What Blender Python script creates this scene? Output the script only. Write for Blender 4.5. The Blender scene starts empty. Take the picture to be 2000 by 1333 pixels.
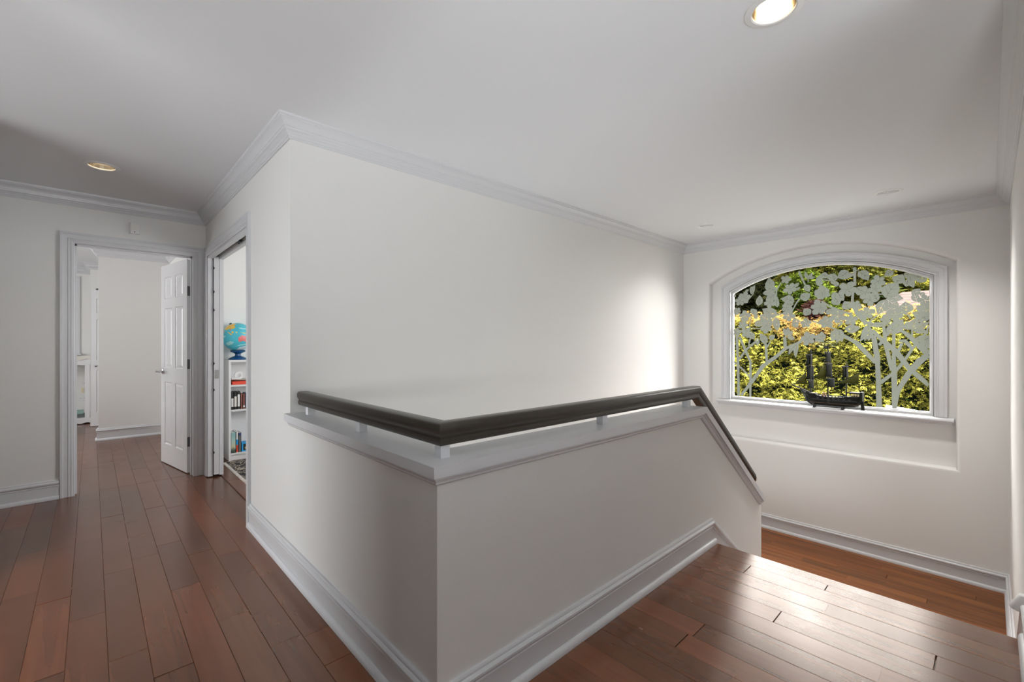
import bpy, bmesh, math, random
from mathutils import Vector, Matrix

random.seed(7)
R = math.radians
SC = bpy.context.scene
COL = SC.collection

# ------------------------------------------------------------------ camera
YHOR, VPA, VPB, CX = 672.5, 179.0, 1933.0, 1000.0        # horizon row, the two vanishing columns (2000 x 1333)
FPX = math.sqrt((CX - VPA) * (VPB - CX))
BETA = math.atan((VPB - CX) / FPX)
HC = 1.225
CB, SB = math.cos(BETA), math.sin(BETA)
cd = bpy.data.cameras.new('camera')
cam = bpy.data.objects.new('camera', cd)
COL.objects.link(cam)
cam.location = (0, 0, HC)
cam.rotation_euler = (R(90), 0, BETA - R(90))
cd.sensor_width = 36.0
cd.lens = FPX / 2000 * 36
cd.shift_y = (YHOR - 666.5) / 2000
cd.clip_start = 0.02
cd.clip_end = 300
SC.camera = cam

# ------------------------------------------------------------------ world, sun, daylight and added fill
w = bpy.data.worlds.new('sky'); SC.world = w
w.use_nodes = True
nt = w.node_tree
bg = nt.nodes['Background']
bg.inputs[0].default_value = (1.0, 0.975, 0.95, 1)     # bright hazy sky
bg.inputs[1].default_value = 20.0

def sun_light(direction, energy, color, angle):
    l = bpy.data.lights.new('sun', 'SUN'); l.energy = energy; l.color = color; l.angle = R(angle)
    o = bpy.data.objects.new('sun', l); COL.objects.link(o)
    o.rotation_euler = Vector(direction).to_track_quat('-Z', 'Y').to_euler()
    o.location = (-4, -6, 14)
sun_light((0.24, 0.66, -0.72), 104.0, (1.0, 0.965, 0.88), 0.6)

def area(name, loc, direction, sx, sy, energy, color=(1, 1, 1)):
    l = bpy.data.lights.new(name, 'AREA'); l.shape = 'RECTANGLE'; l.size = sx; l.size_y = sy
    l.energy = energy; l.color = color
    o = bpy.data.objects.new(name, l); COL.objects.link(o)
    o.location = loc
    o.rotation_euler = Vector(direction).to_track_quat('-Z', 'Z').to_euler()
    return o
# unseen area lights; the behind-camera, study and stairwell ones are added fill
area('fill_behind_camera', (0.30, -3.10, 1.35), (0, 0.75, 1), 2.6, 1.7, 104, (0.93, 0.97, 1.0)).data.spread = R(120)  # added fill aimed up at the ceiling near the camera
area('daylight_side_room', (-2.30, 2.44, 1.15), (1, 0.1, -0.65), 0.34, 1.2, 98, (0.95, 0.98, 1.0))
area('fill_study', (2.9, 2.80, 1.5), (-0.25, 1, 0), 1.2, 1.3, 62, (0.98, 0.99, 1.0))  # added fill for the study, no opening behind it
area('daylight_bedroom', (-2.45, 7.2, 1.5), (1, 0.0, 0), 1.8, 1.4, 55, (0.98, 0.99, 1.0))
area('fill_stairwell', (0.96, 1.80, -1.15), (4.0, -0.9, 3.4), 0.9, 1.5, 34, (0.93, 0.97, 1.0)).data.spread = R(140)  # added fill from low in the stairwell up to the ceiling

SC.view_settings.view_transform = 'Standard'
SC.view_settings.look = 'None'
SC.view_settings.gamma = 1.0
SC.view_settings.use_curve_mapping = False
SC.view_settings.exposure = 0.10
SC.cycles.max_bounces = 12
SC.cycles.diffuse_bounces = 5
SC.cycles.glossy_bounces = 4
SC.cycles.transparent_max_bounces = 12
SC.cycles.sample_clamp_indirect = 2.5
SC.cycles.caustics_reflective = False
SC.cycles.caustics_refractive = False
SC.cycles.blur_glossy = 0.6
# sampling guide in the arched window: emits nothing, only tells the renderer where the sky comes in
pt = area('window_portal', (5.50, 1.206, 1.33), (-1, 0, 0), 1.70, 1.45, 1)
pt.data.cycles.is_portal = True

# ------------------------------------------------------------------ materials
MATS = {}
def nodes(name):
    m = bpy.data.materials.new(name); m.use_nodes = True
    MATS[name] = m
    n = m.node_tree.nodes; l = m.node_tree.links
    return m, n, l, n['Principled BSDF']

def plain(name, col, rough=0.5, metal=0.0, bump=0.0, bscale=300, var=0.0, vscale=6, spec=0.5, coat=0.0):
    m, n, l, p = nodes(name)
    p.inputs['Base Color'].default_value = (*col, 1)
    p.inputs['Roughness'].default_value = rough
    p.inputs['Metallic'].default_value = metal
    p.inputs['Specular IOR Level'].default_value = spec
    p.inputs['Coat Weight'].default_value = coat
    tc = n.new('ShaderNodeTexCoord')
    if var > 0:
        t = n.new('ShaderNodeTexNoise'); t.inputs['Scale'].default_value = vscale; t.inputs['Detail'].default_value = 4
        l.new(tc.outputs['Object'], t.inputs['Vector'])
        mx = n.new('ShaderNodeMix'); mx.data_type = 'RGBA'
        mx.inputs[6].default_value = (*[c * (1 - var) for c in col], 1)
        mx.inputs[7].default_value = (*[min(1, c * (1 + var)) for c in col], 1)
        l.new(t.outputs['Fac'], mx.inputs[0]); l.new(mx.outputs[2], p.inputs['Base Color'])
    if bump > 0:
        t = n.new('ShaderNodeTexNoise'); t.inputs['Scale'].default_value = bscale; t.inputs['Detail'].default_value = 3
        l.new(tc.outputs['Object'], t.inputs['Vector'])
        b = n.new('ShaderNodeBump'); b.inputs['Strength'].default_value = bump; b.inputs['Distance'].default_value = 0.002
        l.new(t.outputs['Fac'], b.inputs['Height']); l.new(b.outputs['Normal'], p.inputs['Normal'])
    return m

plain('wall_paint', (0.79, 0.783, 0.762), 0.55, bump=0.12, bscale=260, var=0.012, vscale=1.5)
plain('dim_bounce_tone', (0.24, 0.235, 0.225), 0.6, bump=0.1, bscale=260)  # dark tone put on unseen walls to dim the bounce light
plain('ceiling_paint', (0.79, 0.80, 0.815), 0.7, bump=0.05, bscale=300)
plain('trim_paint', (0.66, 0.665, 0.68), 0.30)
plain('door_paint', (0.84, 0.845, 0.855), 0.25)
plain('dark_rail', (0.030, 0.024, 0.017), 0.30, bump=0.08, bscale=90, var=0.35, vscale=30)
plain('chrome', (0.62, 0.62, 0.63), 0.18, 1.0, bump=0.02, bscale=200)
plain('hinge_metal', (0.13, 0.13, 0.135), 0.42, 0.6, bump=0.03, bscale=200)
plain('black', (0.012, 0.012, 0.013), 0.45, bump=0.03)
plain('white_plastic', (0.80, 0.80, 0.79), 0.35, bump=0.02)
plain('cream_plastic', (0.76, 0.64, 0.36), 0.4, bump=0.02)
plain('shelf_white', (0.78, 0.78, 0.785), 0.35, bump=0.03)
plain('red_paper', (0.72, 0.06, 0.025), 0.5, bump=0.03)
plain('blue_card', (0.015, 0.33, 0.72), 0.45, bump=0.03)
plain('navy_card', (0.02, 0.05, 0.22), 0.45, bump=0.03)
plain('brown_card', (0.22, 0.075, 0.055), 0.5, bump=0.03)
plain('paper', (0.78, 0.76, 0.70), 0.7, bump=0.05)
plain('green_card', (0.25, 0.40, 0.36), 0.5, bump=0.03)
plain('grey_card', (0.12, 0.13, 0.13), 0.5, bump=0.03)
plain('light_cloth', (0.74, 0.72, 0.66), 0.8, bump=0.2, bscale=120)
plain('globe_base', (0.01, 0.07, 0.20), 0.18, bump=0.02)
plain('ocean', (0.07, 0.50, 0.62), 0.35, var=0.25, vscale=9)
plain('land_yellow', (0.85, 0.52, 0.08), 0.4, var=0.2, vscale=40)
plain('land_red', (0.75, 0.20, 0.19), 0.4, var=0.2, vscale=40)
plain('land_mauve', (0.50, 0.42, 0.46), 0.4, var=0.2, vscale=40)
plain('land_pale', (0.60, 0.74, 0.78), 0.4, var=0.1, vscale=40)
plain('current', (0.40, 0.74, 0.74), 0.38, var=0.1, vscale=40)
plain('ship_dark', (0.009, 0.010, 0.008), 0.45, bump=0.15, bscale=140, var=0.3, vscale=40, spec=0.18)
plain('ship_grey', (0.045, 0.052, 0.055), 0.35, bump=0.1, bscale=140, spec=0.18)
plain('ship_stripe', (0.09, 0.05, 0.025), 0.45, bump=0.05)
plain('ship_pane', (0.45, 0.38, 0.22), 0.4, bump=0.02)
plain('ship_flesh', (0.55, 0.28, 0.14), 0.5, bump=0.02)
plain('shingles', (0.024, 0.0185, 0.0175), 0.85, bump=0.6, bscale=14, var=0.3, vscale=9, spec=0.0)
plain('bark', (0.10, 0.07, 0.045), 0.9, bump=0.6, bscale=20, spec=0.0)
plain('foliage_shade', (0.0012, 0.0019, 0.0012), 0.95, bump=0.5, bscale=20, spec=0.0)  # near-black, stands for the shade deep between the sprays
plain('garden_ground', (0.0310, 0.0341, 0.0155), 0.9, bump=0.5, bscale=12, var=0.3, vscale=2, spec=0.0)
plain('pale_bounce', (0.86, 0.86, 0.85), 0.8, bump=0.2, bscale=30, var=0.05)  # pale tone of the added slab that bounces sun indoors
plain('siding', (0.02, 0.019, 0.017), 0.7, bump=0.1, bscale=20, spec=0.0)
plain('door_edge', (0.66, 0.66, 0.67), 0.35, bump=0.03)

def cloth_sail(name, col):
    m, n, l, p = nodes(name)
    p.inputs['Base Color'].default_value = (*col, 1); p.inputs['Roughness'].default_value = 0.7; p.inputs['Specular IOR Level'].default_value = 0.1
    tr = n.new('ShaderNodeBsdfTranslucent'); tr.inputs[0].default_value = (col[0] * 1.3, col[1] * 1.3, col[2] * 1.0, 1)
    t = n.new('ShaderNodeTexNoise'); t.inputs['Scale'].default_value = 60
    b = n.new('ShaderNodeBump'); b.inputs['Strength'].default_value = 0.2
    l.new(t.outputs['Fac'], b.inputs['Height']); l.new(b.outputs['Normal'], p.inputs['Normal'])
    mx = n.new('ShaderNodeMixShader'); mx.inputs[0].default_value = 0.5
    l.new(p.outputs[0], mx.inputs[1]); l.new(tr.outputs[0], mx.inputs[2])
    l.new(mx.outputs[0], n['Material Output'].inputs[0])
cloth_sail('sail_olive', (0.075, 0.078, 0.028))
cloth_sail('sail_grey', (0.015, 0.018, 0.016))

def wood(name, tint, rough, coat, grain=1.0):
    m, n, l, p = nodes(name)
    tc = n.new('ShaderNodeTexCoord'); oi = n.new('ShaderNodeObjectInfo')
    off = n.new('ShaderNodeVectorMath'); off.operation = 'MULTIPLY_ADD'
    off.inputs[1].default_value = (1, 1, 1)
    cmb = n.new('ShaderNodeCombineXYZ')
    ml = n.new('ShaderNodeMath'); ml.operation = 'MULTIPLY'; ml.inputs[1].default_value = 61.0
    l.new(oi.outputs['Random'], ml.inputs[0])
    for i in range(3): l.new(ml.outputs[0], cmb.inputs[i])
    l.new(tc.outputs['Object'], off.inputs[0]); l.new(cmb.outputs[0], off.inputs[2])
    mp = n.new('ShaderNodeMapping'); mp.inputs['Scale'].default_value = (14, 0.8, 4)
    l.new(off.outputs[0], mp.inputs['Vector'])
    n1 = n.new('ShaderNodeTexNoise'); n1.inputs['Scale'].default_value = 1.6; n1.inputs['Detail'].default_value = 2
    n1.inputs['Distortion'].default_value = 0.5
    l.new(mp.outputs[0], n1.inputs['Vector'])
    mp2 = n.new('ShaderNodeMapping'); mp2.inputs['Scale'].default_value = (70, 3, 10)
    l.new(off.outputs[0], mp2.inputs['Vector'])
    n2 = n.new('ShaderNodeTexNoise'); n2.inputs['Scale'].default_value = 1.0; n2.inputs['Detail'].default_value = 3
    l.new(mp2.outputs[0], n2.inputs['Vector'])
    n3 = n.new('ShaderNodeTexNoise'); n3.inputs['Scale'].default_value = 5.0; n3.inputs['Detail'].default_value = 2
    l.new(off.outputs[0], n3.inputs['Vector'])
    rp = n.new('ShaderNodeValToRGB')
    rp.color_ramp.elements[0].position = 0.30; rp.color_ramp.elements[0].color = (0.55, 0.52, 0.50, 1)
    rp.color_ramp.elements[1].position = 0.68; rp.color_ramp.elements[1].color = (1.15, 1.12, 1.08, 1)
    l.new(n1.outputs['Fac'], rp.inputs[0])
    m1 = n.new('ShaderNodeMix'); m1.data_type = 'RGBA'; m1.blend_type = 'MULTIPLY'; m1.inputs[0].default_value = grain
    l.new(oi.outputs['Color'], m1.inputs[6]); l.new(rp.outputs[0], m1.inputs[7])
    rp2 = n.new('ShaderNodeValToRGB')
    rp2.color_ramp.elements[0].position = 0.35; rp2.color_ramp.elements[0].color = (0.78, 0.76, 0.75, 1)
    rp2.color_ramp.elements[1].position = 0.6; rp2.color_ramp.elements[1].color = (1.08, 1.06, 1.04, 1)
    l.new(n2.outputs['Fac'], rp2.inputs[0])
    m2 = n.new('ShaderNodeMix'); m2.data_type = 'RGBA'; m2.blend_type = 'MULTIPLY'; m2.inputs[0].default_value = 0.10
    l.new(m1.outputs[2], m2.inputs[6]); l.new(rp2.outputs[0], m2.inputs[7])
    m3 = n.new('ShaderNodeMix'); m3.data_type = 'RGBA'; m3.blend_type = 'MULTIPLY'; m3.inputs[0].default_value = 1
    m3.inputs[7].default_value = (*tint, 1)
    l.new(m2.outputs[2], m3.inputs[6]); l.new(m3.outputs[2], p.inputs['Base Color'])
    mr = n.new('ShaderNodeMapRange'); mr.inputs[3].default_value = rough - 0.05; mr.inputs[4].default_value = rough + 0.07
    l.new(n3.outputs['Fac'], mr.inputs[0]); l.new(mr.outputs[0], p.inputs['Roughness'])
    p.inputs['Specular IOR Level'].default_value = coat; p.inputs['Specular Tint'].default_value = (1.0, 0.87, 0.76, 1)
wood('floor_wood', (1, 1, 1), 0.24, 1.0, 0.42)
wood('landing_wood', (1, 1, 1), 0.38, 0.35)

def emission(name, col, strength):
    m, n, l, p = nodes(name)
    p.inputs['Base Color'].default_value = (*col, 1)
    p.inputs['Emission Color'].default_value = (*col, 1); p.inputs['Emission Strength'].default_value = strength
    m.cycles.emission_sampling = 'NONE'
emission('bulb_warm', (1.0, 0.80, 0.52), 7.0)
emission('bulb_soft', (1.0, 0.97, 0.92), 1.3)
plain('reflector', (0.86, 0.80, 0.70), 0.16, 1.0, bump=0.05, bscale=120)
plain('reflector_white', (0.85, 0.85, 0.85), 0.2, 0.8, bump=0.05, bscale=120)

def leaf_mat(name, trans=0.35):
    m, n, l, p = nodes(name)
    at = n.new('ShaderNodeAttribute'); at.attribute_name = 'tone'
    d = n.new('ShaderNodeBsdfDiffuse'); t = n.new('ShaderNodeBsdfTranslucent'); mx = n.new('ShaderNodeMixShader')
    mx.inputs[0].default_value = trans
    l.new(at.outputs['Color'], d.inputs[0]); l.new(at.outputs['Color'], t.inputs[0])
    l.new(d.outputs[0], mx.inputs[1]); l.new(t.outputs[0], mx.inputs[2]); l.new(mx.outputs[0], n['Material Output'].inputs[0])
    n.remove(p)
leaf_mat('leaf_spray', 0.16)

def glass_mat():
    m, n, l, p = nodes('window_glass')
    tr = n.new('ShaderNodeBsdfTransparent'); gl = n.new('ShaderNodeBsdfGlossy'); gl.inputs['Roughness'].default_value = 0.0
    fr = n.new('ShaderNodeFresnel'); fr.inputs['IOR'].default_value = 1.06
    mx = n.new('ShaderNodeMixShader')
    l.new(fr.outputs[0], mx.inputs[0]); l.new(tr.outputs[0], mx.inputs[1]); l.new(gl.outputs[0], mx.inputs[2])
    l.new(mx.outputs[0], n['Material Output'].inputs[0]); n.remove(p)
glass_mat()
def frost_mat():
    m, n, l, p = nodes('etched_frost')
    tr = n.new('ShaderNodeBsdfTranslucent'); tr.inputs[0].default_value = (0.037, 0.041, 0.035, 1)
    df = n.new('ShaderNodeBsdfDiffuse'); df.inputs[0].default_value = (0.42, 0.455, 0.405, 1)
    mx = n.new('ShaderNodeMixShader'); mx.inputs[0].default_value = 0.5
    t = n.new('ShaderNodeTexNoise'); t.inputs['Scale'].default_value = 400
    b = n.new('ShaderNodeBump'); b.inputs['Strength'].default_value = 0.1
    l.new(df.outputs[0], mx.inputs[1]); l.new(tr.outputs[0], mx.inputs[2])
    l.new(mx.outputs[0], n['Material Output'].inputs[0]); n.remove(p)
frost_mat()
def rug_mat():
    m, n, l, p = nodes('rug_pile')
    tc = n.new('ShaderNodeTexCoord')
    a = n.new('ShaderNodeTexNoise'); a.inputs['Scale'].default_value = 9; a.inputs['Detail'].default_value = 5; a.inputs['Distortion'].default_value = 2.5
    l.new(tc.outputs['Object'], a.inputs['Vector'])
    rp = n.new('ShaderNodeValToRGB'); rp.color_ramp.interpolation = 'CONSTANT'
    e = rp.color_ramp.elements
    e[0].color = (0.012, 0.012, 0.014, 1); e[1].position = 0.47; e[1].color = (0.50, 0.44, 0.35, 1)
    k = e.new(0.535); k.color = (0.014, 0.014, 0.016, 1)
    l.new(a.outputs['Fac'], rp.inputs[0]); l.new(rp.outputs[0], p.inputs['Base Color']); p.inputs['Roughness'].default_value = 0.95
    b = n.new('ShaderNodeBump'); b.inputs['Strength'].default_value = 0.6
    c = n.new('ShaderNodeTexNoise'); c.inputs['Scale'].default_value = 220
    l.new(tc.outputs['Object'], c.inputs['Vector']); l.new(c.outputs['Fac'], b.inputs['Height']); l.new(b.outputs['Normal'], p.inputs['Normal'])
rug_mat()
def cover_mat():
    m, n, l, p = nodes('picture_cover')
    tc = n.new('ShaderNodeTexCoord')
    sp = n.new('ShaderNodeSeparateXYZ'); l.new(tc.outputs['Generated'], sp.inputs[0])
    t = n.new('ShaderNodeTexNoise'); t.inputs['Scale'].default_value = 5; l.new(tc.outputs['Generated'], t.inputs['Vector'])
    ad = n.new('ShaderNodeMath'); ad.operation = 'MULTIPLY_ADD'; ad.inputs[1].default_value = 0.35; l.new(t.outputs['Fac'], ad.inputs[0]); l.new(sp.outputs[2], ad.inputs[2])
    rp = n.new('ShaderNodeValToRGB'); e = rp.color_ramp.elements
    e[0].position = 0.12; e[0].color = (0.03, 0.05, 0.04, 1); e[1].position = 1.1; e[1].color = (0.25, 0.45, 0.45, 1)
    for pos, c in ((0.34, (0.06, 0.09, 0.07)), (0.45, (0.55, 0.52, 0.34)), (0.75, (0.42, 0.56, 0.48))):
        k = e.new(pos); k.color = (*c, 1)
    l.new(ad.outputs[0], rp.inputs[0]); l.new(rp.outputs[0], p.inputs['Base Color'])
cover_mat()
M = MATS

# ------------------------------------------------------------------ mesh helpers
class MB:
    def __init__(s): s.v = []; s.f = []; s.mi = []
    def add(s, vs, fs, mi=0):
        b = len(s.v); s.v += [tuple(p) for p in vs]; s.f += [tuple(i + b for i in f) for f in fs]; s.mi += [mi] * len(fs); return s
    def box(s, x0, x1, y0, y1, z0, z1, mi=0):
        vs = [(x, y, z) for z in (z0, z1) for y in (y0, y1) for x in (x0, x1)]
        return s.add(vs, [(0, 2, 3, 1), (4, 5, 7, 6), (0, 1, 5, 4), (1, 3, 7, 5), (3, 2, 6, 7), (2, 0, 4, 6)], mi)
    def sweep(s, path, prof, N, cut0=(0, 0), cut1=(0, 0), mi=0):
        """profile (u, v): u across the path in its plane (N x T, mitred), v along N; cuts skew the two ends along the path"""
        N = Vector(N).normalized(); P = [Vector(p) for p in path]; n = len(prof)
        T = [(P[i + 1] - P[i]).normalized() for i in range(len(P) - 1)]
        U = [N.cross(t) for t in T]
        vs = []
        for i, p in enumerate(P):
            if i == 0: m, t, c = U[0], T[0], cut0
            elif i == len(P) - 1: m, t, c = U[-1], T[-1], cut1
            else: m, t, c = (U[i - 1] + U[i]) / (1 + U[i - 1].dot(U[i])), T[i], (0, 0)
            for u, v in prof: vs.append(p + m * u + N * v + t * (c[0] * u + c[1] * v))
        fs = []
        for i in range(len(P) - 1):
            for k in range(n):
                a, b = i * n + k, i * n + (k + 1) % n
                fs.append((a, b, b + n, a + n))
        fs.append(tuple(range(n - 1, -1, -1))); fs.append(tuple((len(P) - 1) * n + k for k in range(n)))
        return s.add(vs, fs, mi)
    def tube(s, pts, r, seg=8, mi=0):
        P = [Vector(p) for p in pts]; rr = r if isinstance(r, (list, tuple)) else [r] * len(P); vs = []; fs = []
        for i, p in enumerate(P):
            t = (P[min(i + 1, len(P) - 1)] - P[max(i - 1, 0)]).normalized()
            a = t.cross(Vector((0, 0, 1)));  a = a.normalized() if a.length > 1e-3 else Vector((1, 0, 0)); b = t.cross(a)
            for k in range(seg):
                an = 2 * math.pi * k / seg; vs.append(p + a * (math.cos(an) * rr[i]) + b * (math.sin(an) * rr[i]))
        for i in range(len(P) - 1):
            for k in range(seg):
                a, b = i * seg + k, i * seg + (k + 1) % seg; fs.append((a, b, b + seg, a + seg))
        fs.append(tuple(range(seg - 1, -1, -1))); fs.append(tuple((len(P) - 1) * seg + k for k in range(seg)))
        return s.add(vs, fs, mi)
    def lathe(s, prof, c=(0, 0, 0), seg=32, mi=0, a0=0.0, a1=2 * math.pi):
        full = abs(a1 - a0 - 2 * math.pi) < 1e-6; n = len(prof); ns = seg if full else seg + 1; vs = []; fs = []
        for k in range(ns):
            an = a0 + (a1 - a0) * k / seg
            for r_, z in prof: vs.append((c[0] + r_ * math.cos(an), c[1] + r_ * math.sin(an), c[2] + z))
        for k in range(seg):
            for i in range(n - 1):
                a = k * n + i; b = ((k + 1) % ns) * n + i; fs.append((a, b, b + 1, a + 1))
        return s.add(vs, fs, mi)
    def prism(s, pts, ax, lo, hi, mi=0):
        """closed outline pts in the two other axes, extruded along axis ax (0,1,2)"""
        def mk(p, h):
            q = list(p); q.insert(ax, h); return q
        n = len(pts); vs = [mk(p, lo) for p in pts] + [mk(p, hi) for p in pts]
        fs = [tuple(range(n - 1, -1, -1)), tuple(range(n, 2 * n))] + [(k, (k + 1) % n, n + (k + 1) % n, n + k) for k in range(n)]
        return s.add(vs, fs, mi)
    def build(s, name, mat, parent=None, smooth=None, bevel=0.0, loc=None, fix=True):
        me = bpy.data.meshes.new(name); me.from_pydata(s.v, [], s.f)
        mats = mat if isinstance(mat, (list, tuple)) else [mat]
        for m in mats: me.materials.append(M[m])
        if len(mats) > 1: me.polygons.foreach_set('material_index', s.mi)
        if fix or bevel:
            bm = bmesh.new(); bm.from_mesh(me)
            bmesh.ops.recalc_face_normals(bm, faces=bm.faces)
            if bevel: bmesh.ops.bevel(bm, geom=list(bm.edges), offset=bevel, segments=2, affect='EDGES', profile=0.5, clamp_overlap=True)
            bm.to_mesh(me); bm.free()
        if smooth is not None:
            me.shade_smooth(); me.set_sharp_from_angle(angle=R(smooth))
        return link(name, me, parent, loc)

def link(name, me, parent=None, loc=None):
    o = bpy.data.objects.new(name, me); COL.objects.link(o)
    if parent: o.parent = parent
    if loc: o.location = loc
    return o
def tag(o, label, cat, group=None, kind=None):
    o['label'] = label; o['category'] = cat
    if group: o['group'] = group
    if kind: o['kind'] = kind
    return o
def struct(o, label, cat): return tag(o, label, cat, kind='structure')
def empty(name, loc=(0, 0, 0), rz=0.0):
    o = bpy.data.objects.new(name, None); COL.objects.link(o); o.location = loc; o.rotation_euler = (0, 0, rz); o.empty_display_size = 0.1
    return o
def filled(outer, holes, bm):
    """planar fill of an outline with holes in a bmesh; points are 3D"""
    ed = []
    for loop in [outer] + holes:
        vs = [bm.verts.new(p) for p in loop]
        for i in range(len(vs)): ed.append(bm.edges.new((vs[i], vs[(i + 1) % len(vs)])))
    return bmesh.ops.triangle_fill(bm, use_beauty=True, use_dissolve=False, edges=ed)
def bm_obj(name, bm, mat, parent=None, smooth=None):
    me = bpy.data.meshes.new(name); bmesh.ops.recalc_face_normals(bm, faces=bm.faces); bm.to_mesh(me); bm.free()
    me.materials.append(M[mat])
    if smooth is not None: me.shade_smooth(); me.set_sharp_from_angle(angle=R(smooth))
    return link(name, me, parent)
def on_x(px, py, X):                     # the point of the wall or pane at X that the photograph shows there
    t = (px - CX) / FPX; d = X / (CB + t * SB); return Vector((X, d * (SB - t * CB), HC - (py - YHOR) * d / FPX))
def on_z(px, py, z):
    d = (HC - z) * FPX / (py - YHOR); t = (px - CX) / FPX; return Vector((d * (CB + t * SB), d * (SB - t * CB), z))
def on_y(px, py, Y):
    t = (px - CX) / FPX; d = Y / (SB - t * CB); return Vector((d * (CB + t * SB), Y, HC - (py - YHOR) * d / FPX))

# ------------------------------------------------------------------ the house: main dimensions
XW, YHF, YC, YD = 0.783, 1.175, 2.588, 5.055        # hall wall face, half wall face, stair back wall, hall end wall
XWIN, YR, H = 5.338, -0.11, 2.44
ZL = -0.768                                         # landing level
XN = 2.812                                          # top nosing
TH = 0.12
LOW = -3.4

# ---- ceiling with holes for the four downlights
LAMPS = [(0.051, 4.148), (1.805, 0.536), (4.65, 0.555), (4.60, 1.985)]
bm = bmesh.new()
cx0, cx1, cy0, cy1 = -3.2, XWIN + 0.22, -3.4, 10.0
holes = [[(x + 0.076 * math.cos(2 * math.pi * k / 40), y + 0.076 * math.sin(2 * math.pi * k / 40), H) for k in range(40)] for x, y in LAMPS]
filled([(cx0, cy0, H), (cx1, cy0, H), (cx1, cy1, H), (cx0, cy1, H)], holes, bm)
ex = bmesh.ops.extrude_face_region(bm, geom=list(bm.faces))
bmesh.ops.translate(bm, vec=(0, 0, 0.22), verts=[v for v in ex['geom'] if isinstance(v, bmesh.types.BMVert)])
struct(bm_obj('ceiling', bm, 'ceiling_paint'), 'smooth white painted ceiling with round recessed downlights', 'ceiling')

# ---- walls
def wall(name, boxes, label, mat='wall_paint'):
    m = MB()
    for b in boxes: m.box(*b)
    return struct(m.build(name, mat, fix=True), label, 'wall')
PY0, PY1, PZ = 3.455, 4.945, 2.035                   # pocket door opening
wall('wall_hall_right', [(XW, XW + TH, YC, PY0, 0, H), (XW, XW + 0.040, PY0, PY1, PZ, H), (XW + 0.086, XW + TH, PY0, PY1, PZ, H),
     (XW + 0.040, XW + 0.086, PY0, PY1, PZ + 0.07, H),
     (XW, XW + 0.040, PY1, 5.75, 0, H), (XW + 0.086, XW + TH, PY1, 5.75, 0, H), (XW + 0.040, XW + 0.086, PY1, 5.75, PZ + 0.07, H), (XW, XW + TH, 5.75, 9.85, 0, H)],
     'off-white hall wall with the pocket door opening in it')
DX0, DX1, DZ = -0.100, 0.686, 2.040                   # hall end doorway
JB = 0.018
wall('wall_hall_end', [(-3.0, DX0 - JB, YD, YD + TH, 0, H), (DX0 - JB, DX1 + JB, YD, YD + TH, DZ + JB, H), (DX1 + JB, XW, YD, YD + TH, 0, H)],
     'off-white wall at the end of the hall around the open panelled door')
wall('wall_stair_back', [(XW + TH, XWIN + 0.22, YC, YC + TH, LOW, H)], 'long blank off-white wall behind the stair railing')
wall('wall_right', [(1.95, XWIN + 0.22, YR - TH, YR, LOW, H)], 'off-white wall along the stairs at the right edge of the photo')
wall('wall_behind_camera', [(-3.0, 2.07, -3.4, -3.2, 0, H)], 'unseen wall behind the viewer, dark tone added to dim bounce light', 'dim_bounce_tone')
wall('wall_room_side', [(1.95, 2.07, -3.2, YR - TH, 0, H)], 'off-white wall of the room behind the viewer, beside the stairs')
wall('wall_room_left', [(-3.12, -3.0, -3.4, 5.175, 0, H)], 'unseen outer wall left of the viewer, dark tone added to dim bounce light', 'dim_bounce_tone')
wall('wall_hall_left', [(-3.0, -0.62, 1.62, 1.74, 0, H), (-0.74, -0.62, 1.74, 2.18, 0, H), (-0.74, -0.62, 3.50, YD, 0, H), (-0.74, -0.62, 2.18, 3.50, 2.36, H)],
     'unseen hall wall with a side doorway opposite the pocket door, toned dark to dim bounce light', 'dim_bounce_tone')
wall('wall_side_room', [(-2.46, -2.34, 1.74, YD, 0, H)], 'unseen side room wall toned dark to dim bounce light, behind the added window frame', 'dim_bounce_tone')
# bedroom beyond the end doorway, study beyond the pocket door
wall('wall_bedroom_partition', [(0.062, XW, 7.715, 7.835, 0, H)], 'blank off-white partition seen through the open panelled door')
wall('wall_bedroom_far', [(-3.0, -0.015, 9.85, 9.97, 0, H), (-0.015, 0.05, 9.16, 9.85, 0, H), (0.05, XW, 9.16, 9.28, 2.06, H), (0.05, XW, 9.45, 9.57, 0, H), (0.45, XW, 9.16, 9.28, 0, 2.06)], 'off-white far bedroom wall around the closet')
wall('wall_bedroom_left', [(-2.72, -2.6, 5.175, 9.85, 0, H)], 'off-white left wall of the bedroom')
wall('wall_study_back', [(XW + TH, 3.7, 5.712, 5.832, 0, H)], 'off-white study wall behind the bookcase and globe')
wall('wall_study_right', [(3.7, 3.82, YC + TH, 5.832, 0, H)], 'off-white far wall of the study')

# half wall: hall run and stair run, one continuous low wall
m = MB()
SL = 0.766                                           # pitch of the stairs
KX = 2.662
m.prism([(XW, LOW), (XW, 0.80), (KX, 0.80), (3.672, 0.80 - SL * (3.672 - KX)), (3.672, LOW)], 1, YHF, YHF + TH)
m.box(XW, XW + TH, YHF + TH, YC, LOW, 0.80)
struct(m.build('wall_stair_half', 'wall_paint'), 'low off-white half wall around the stairwell under the dark handrail', 'wall')

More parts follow.
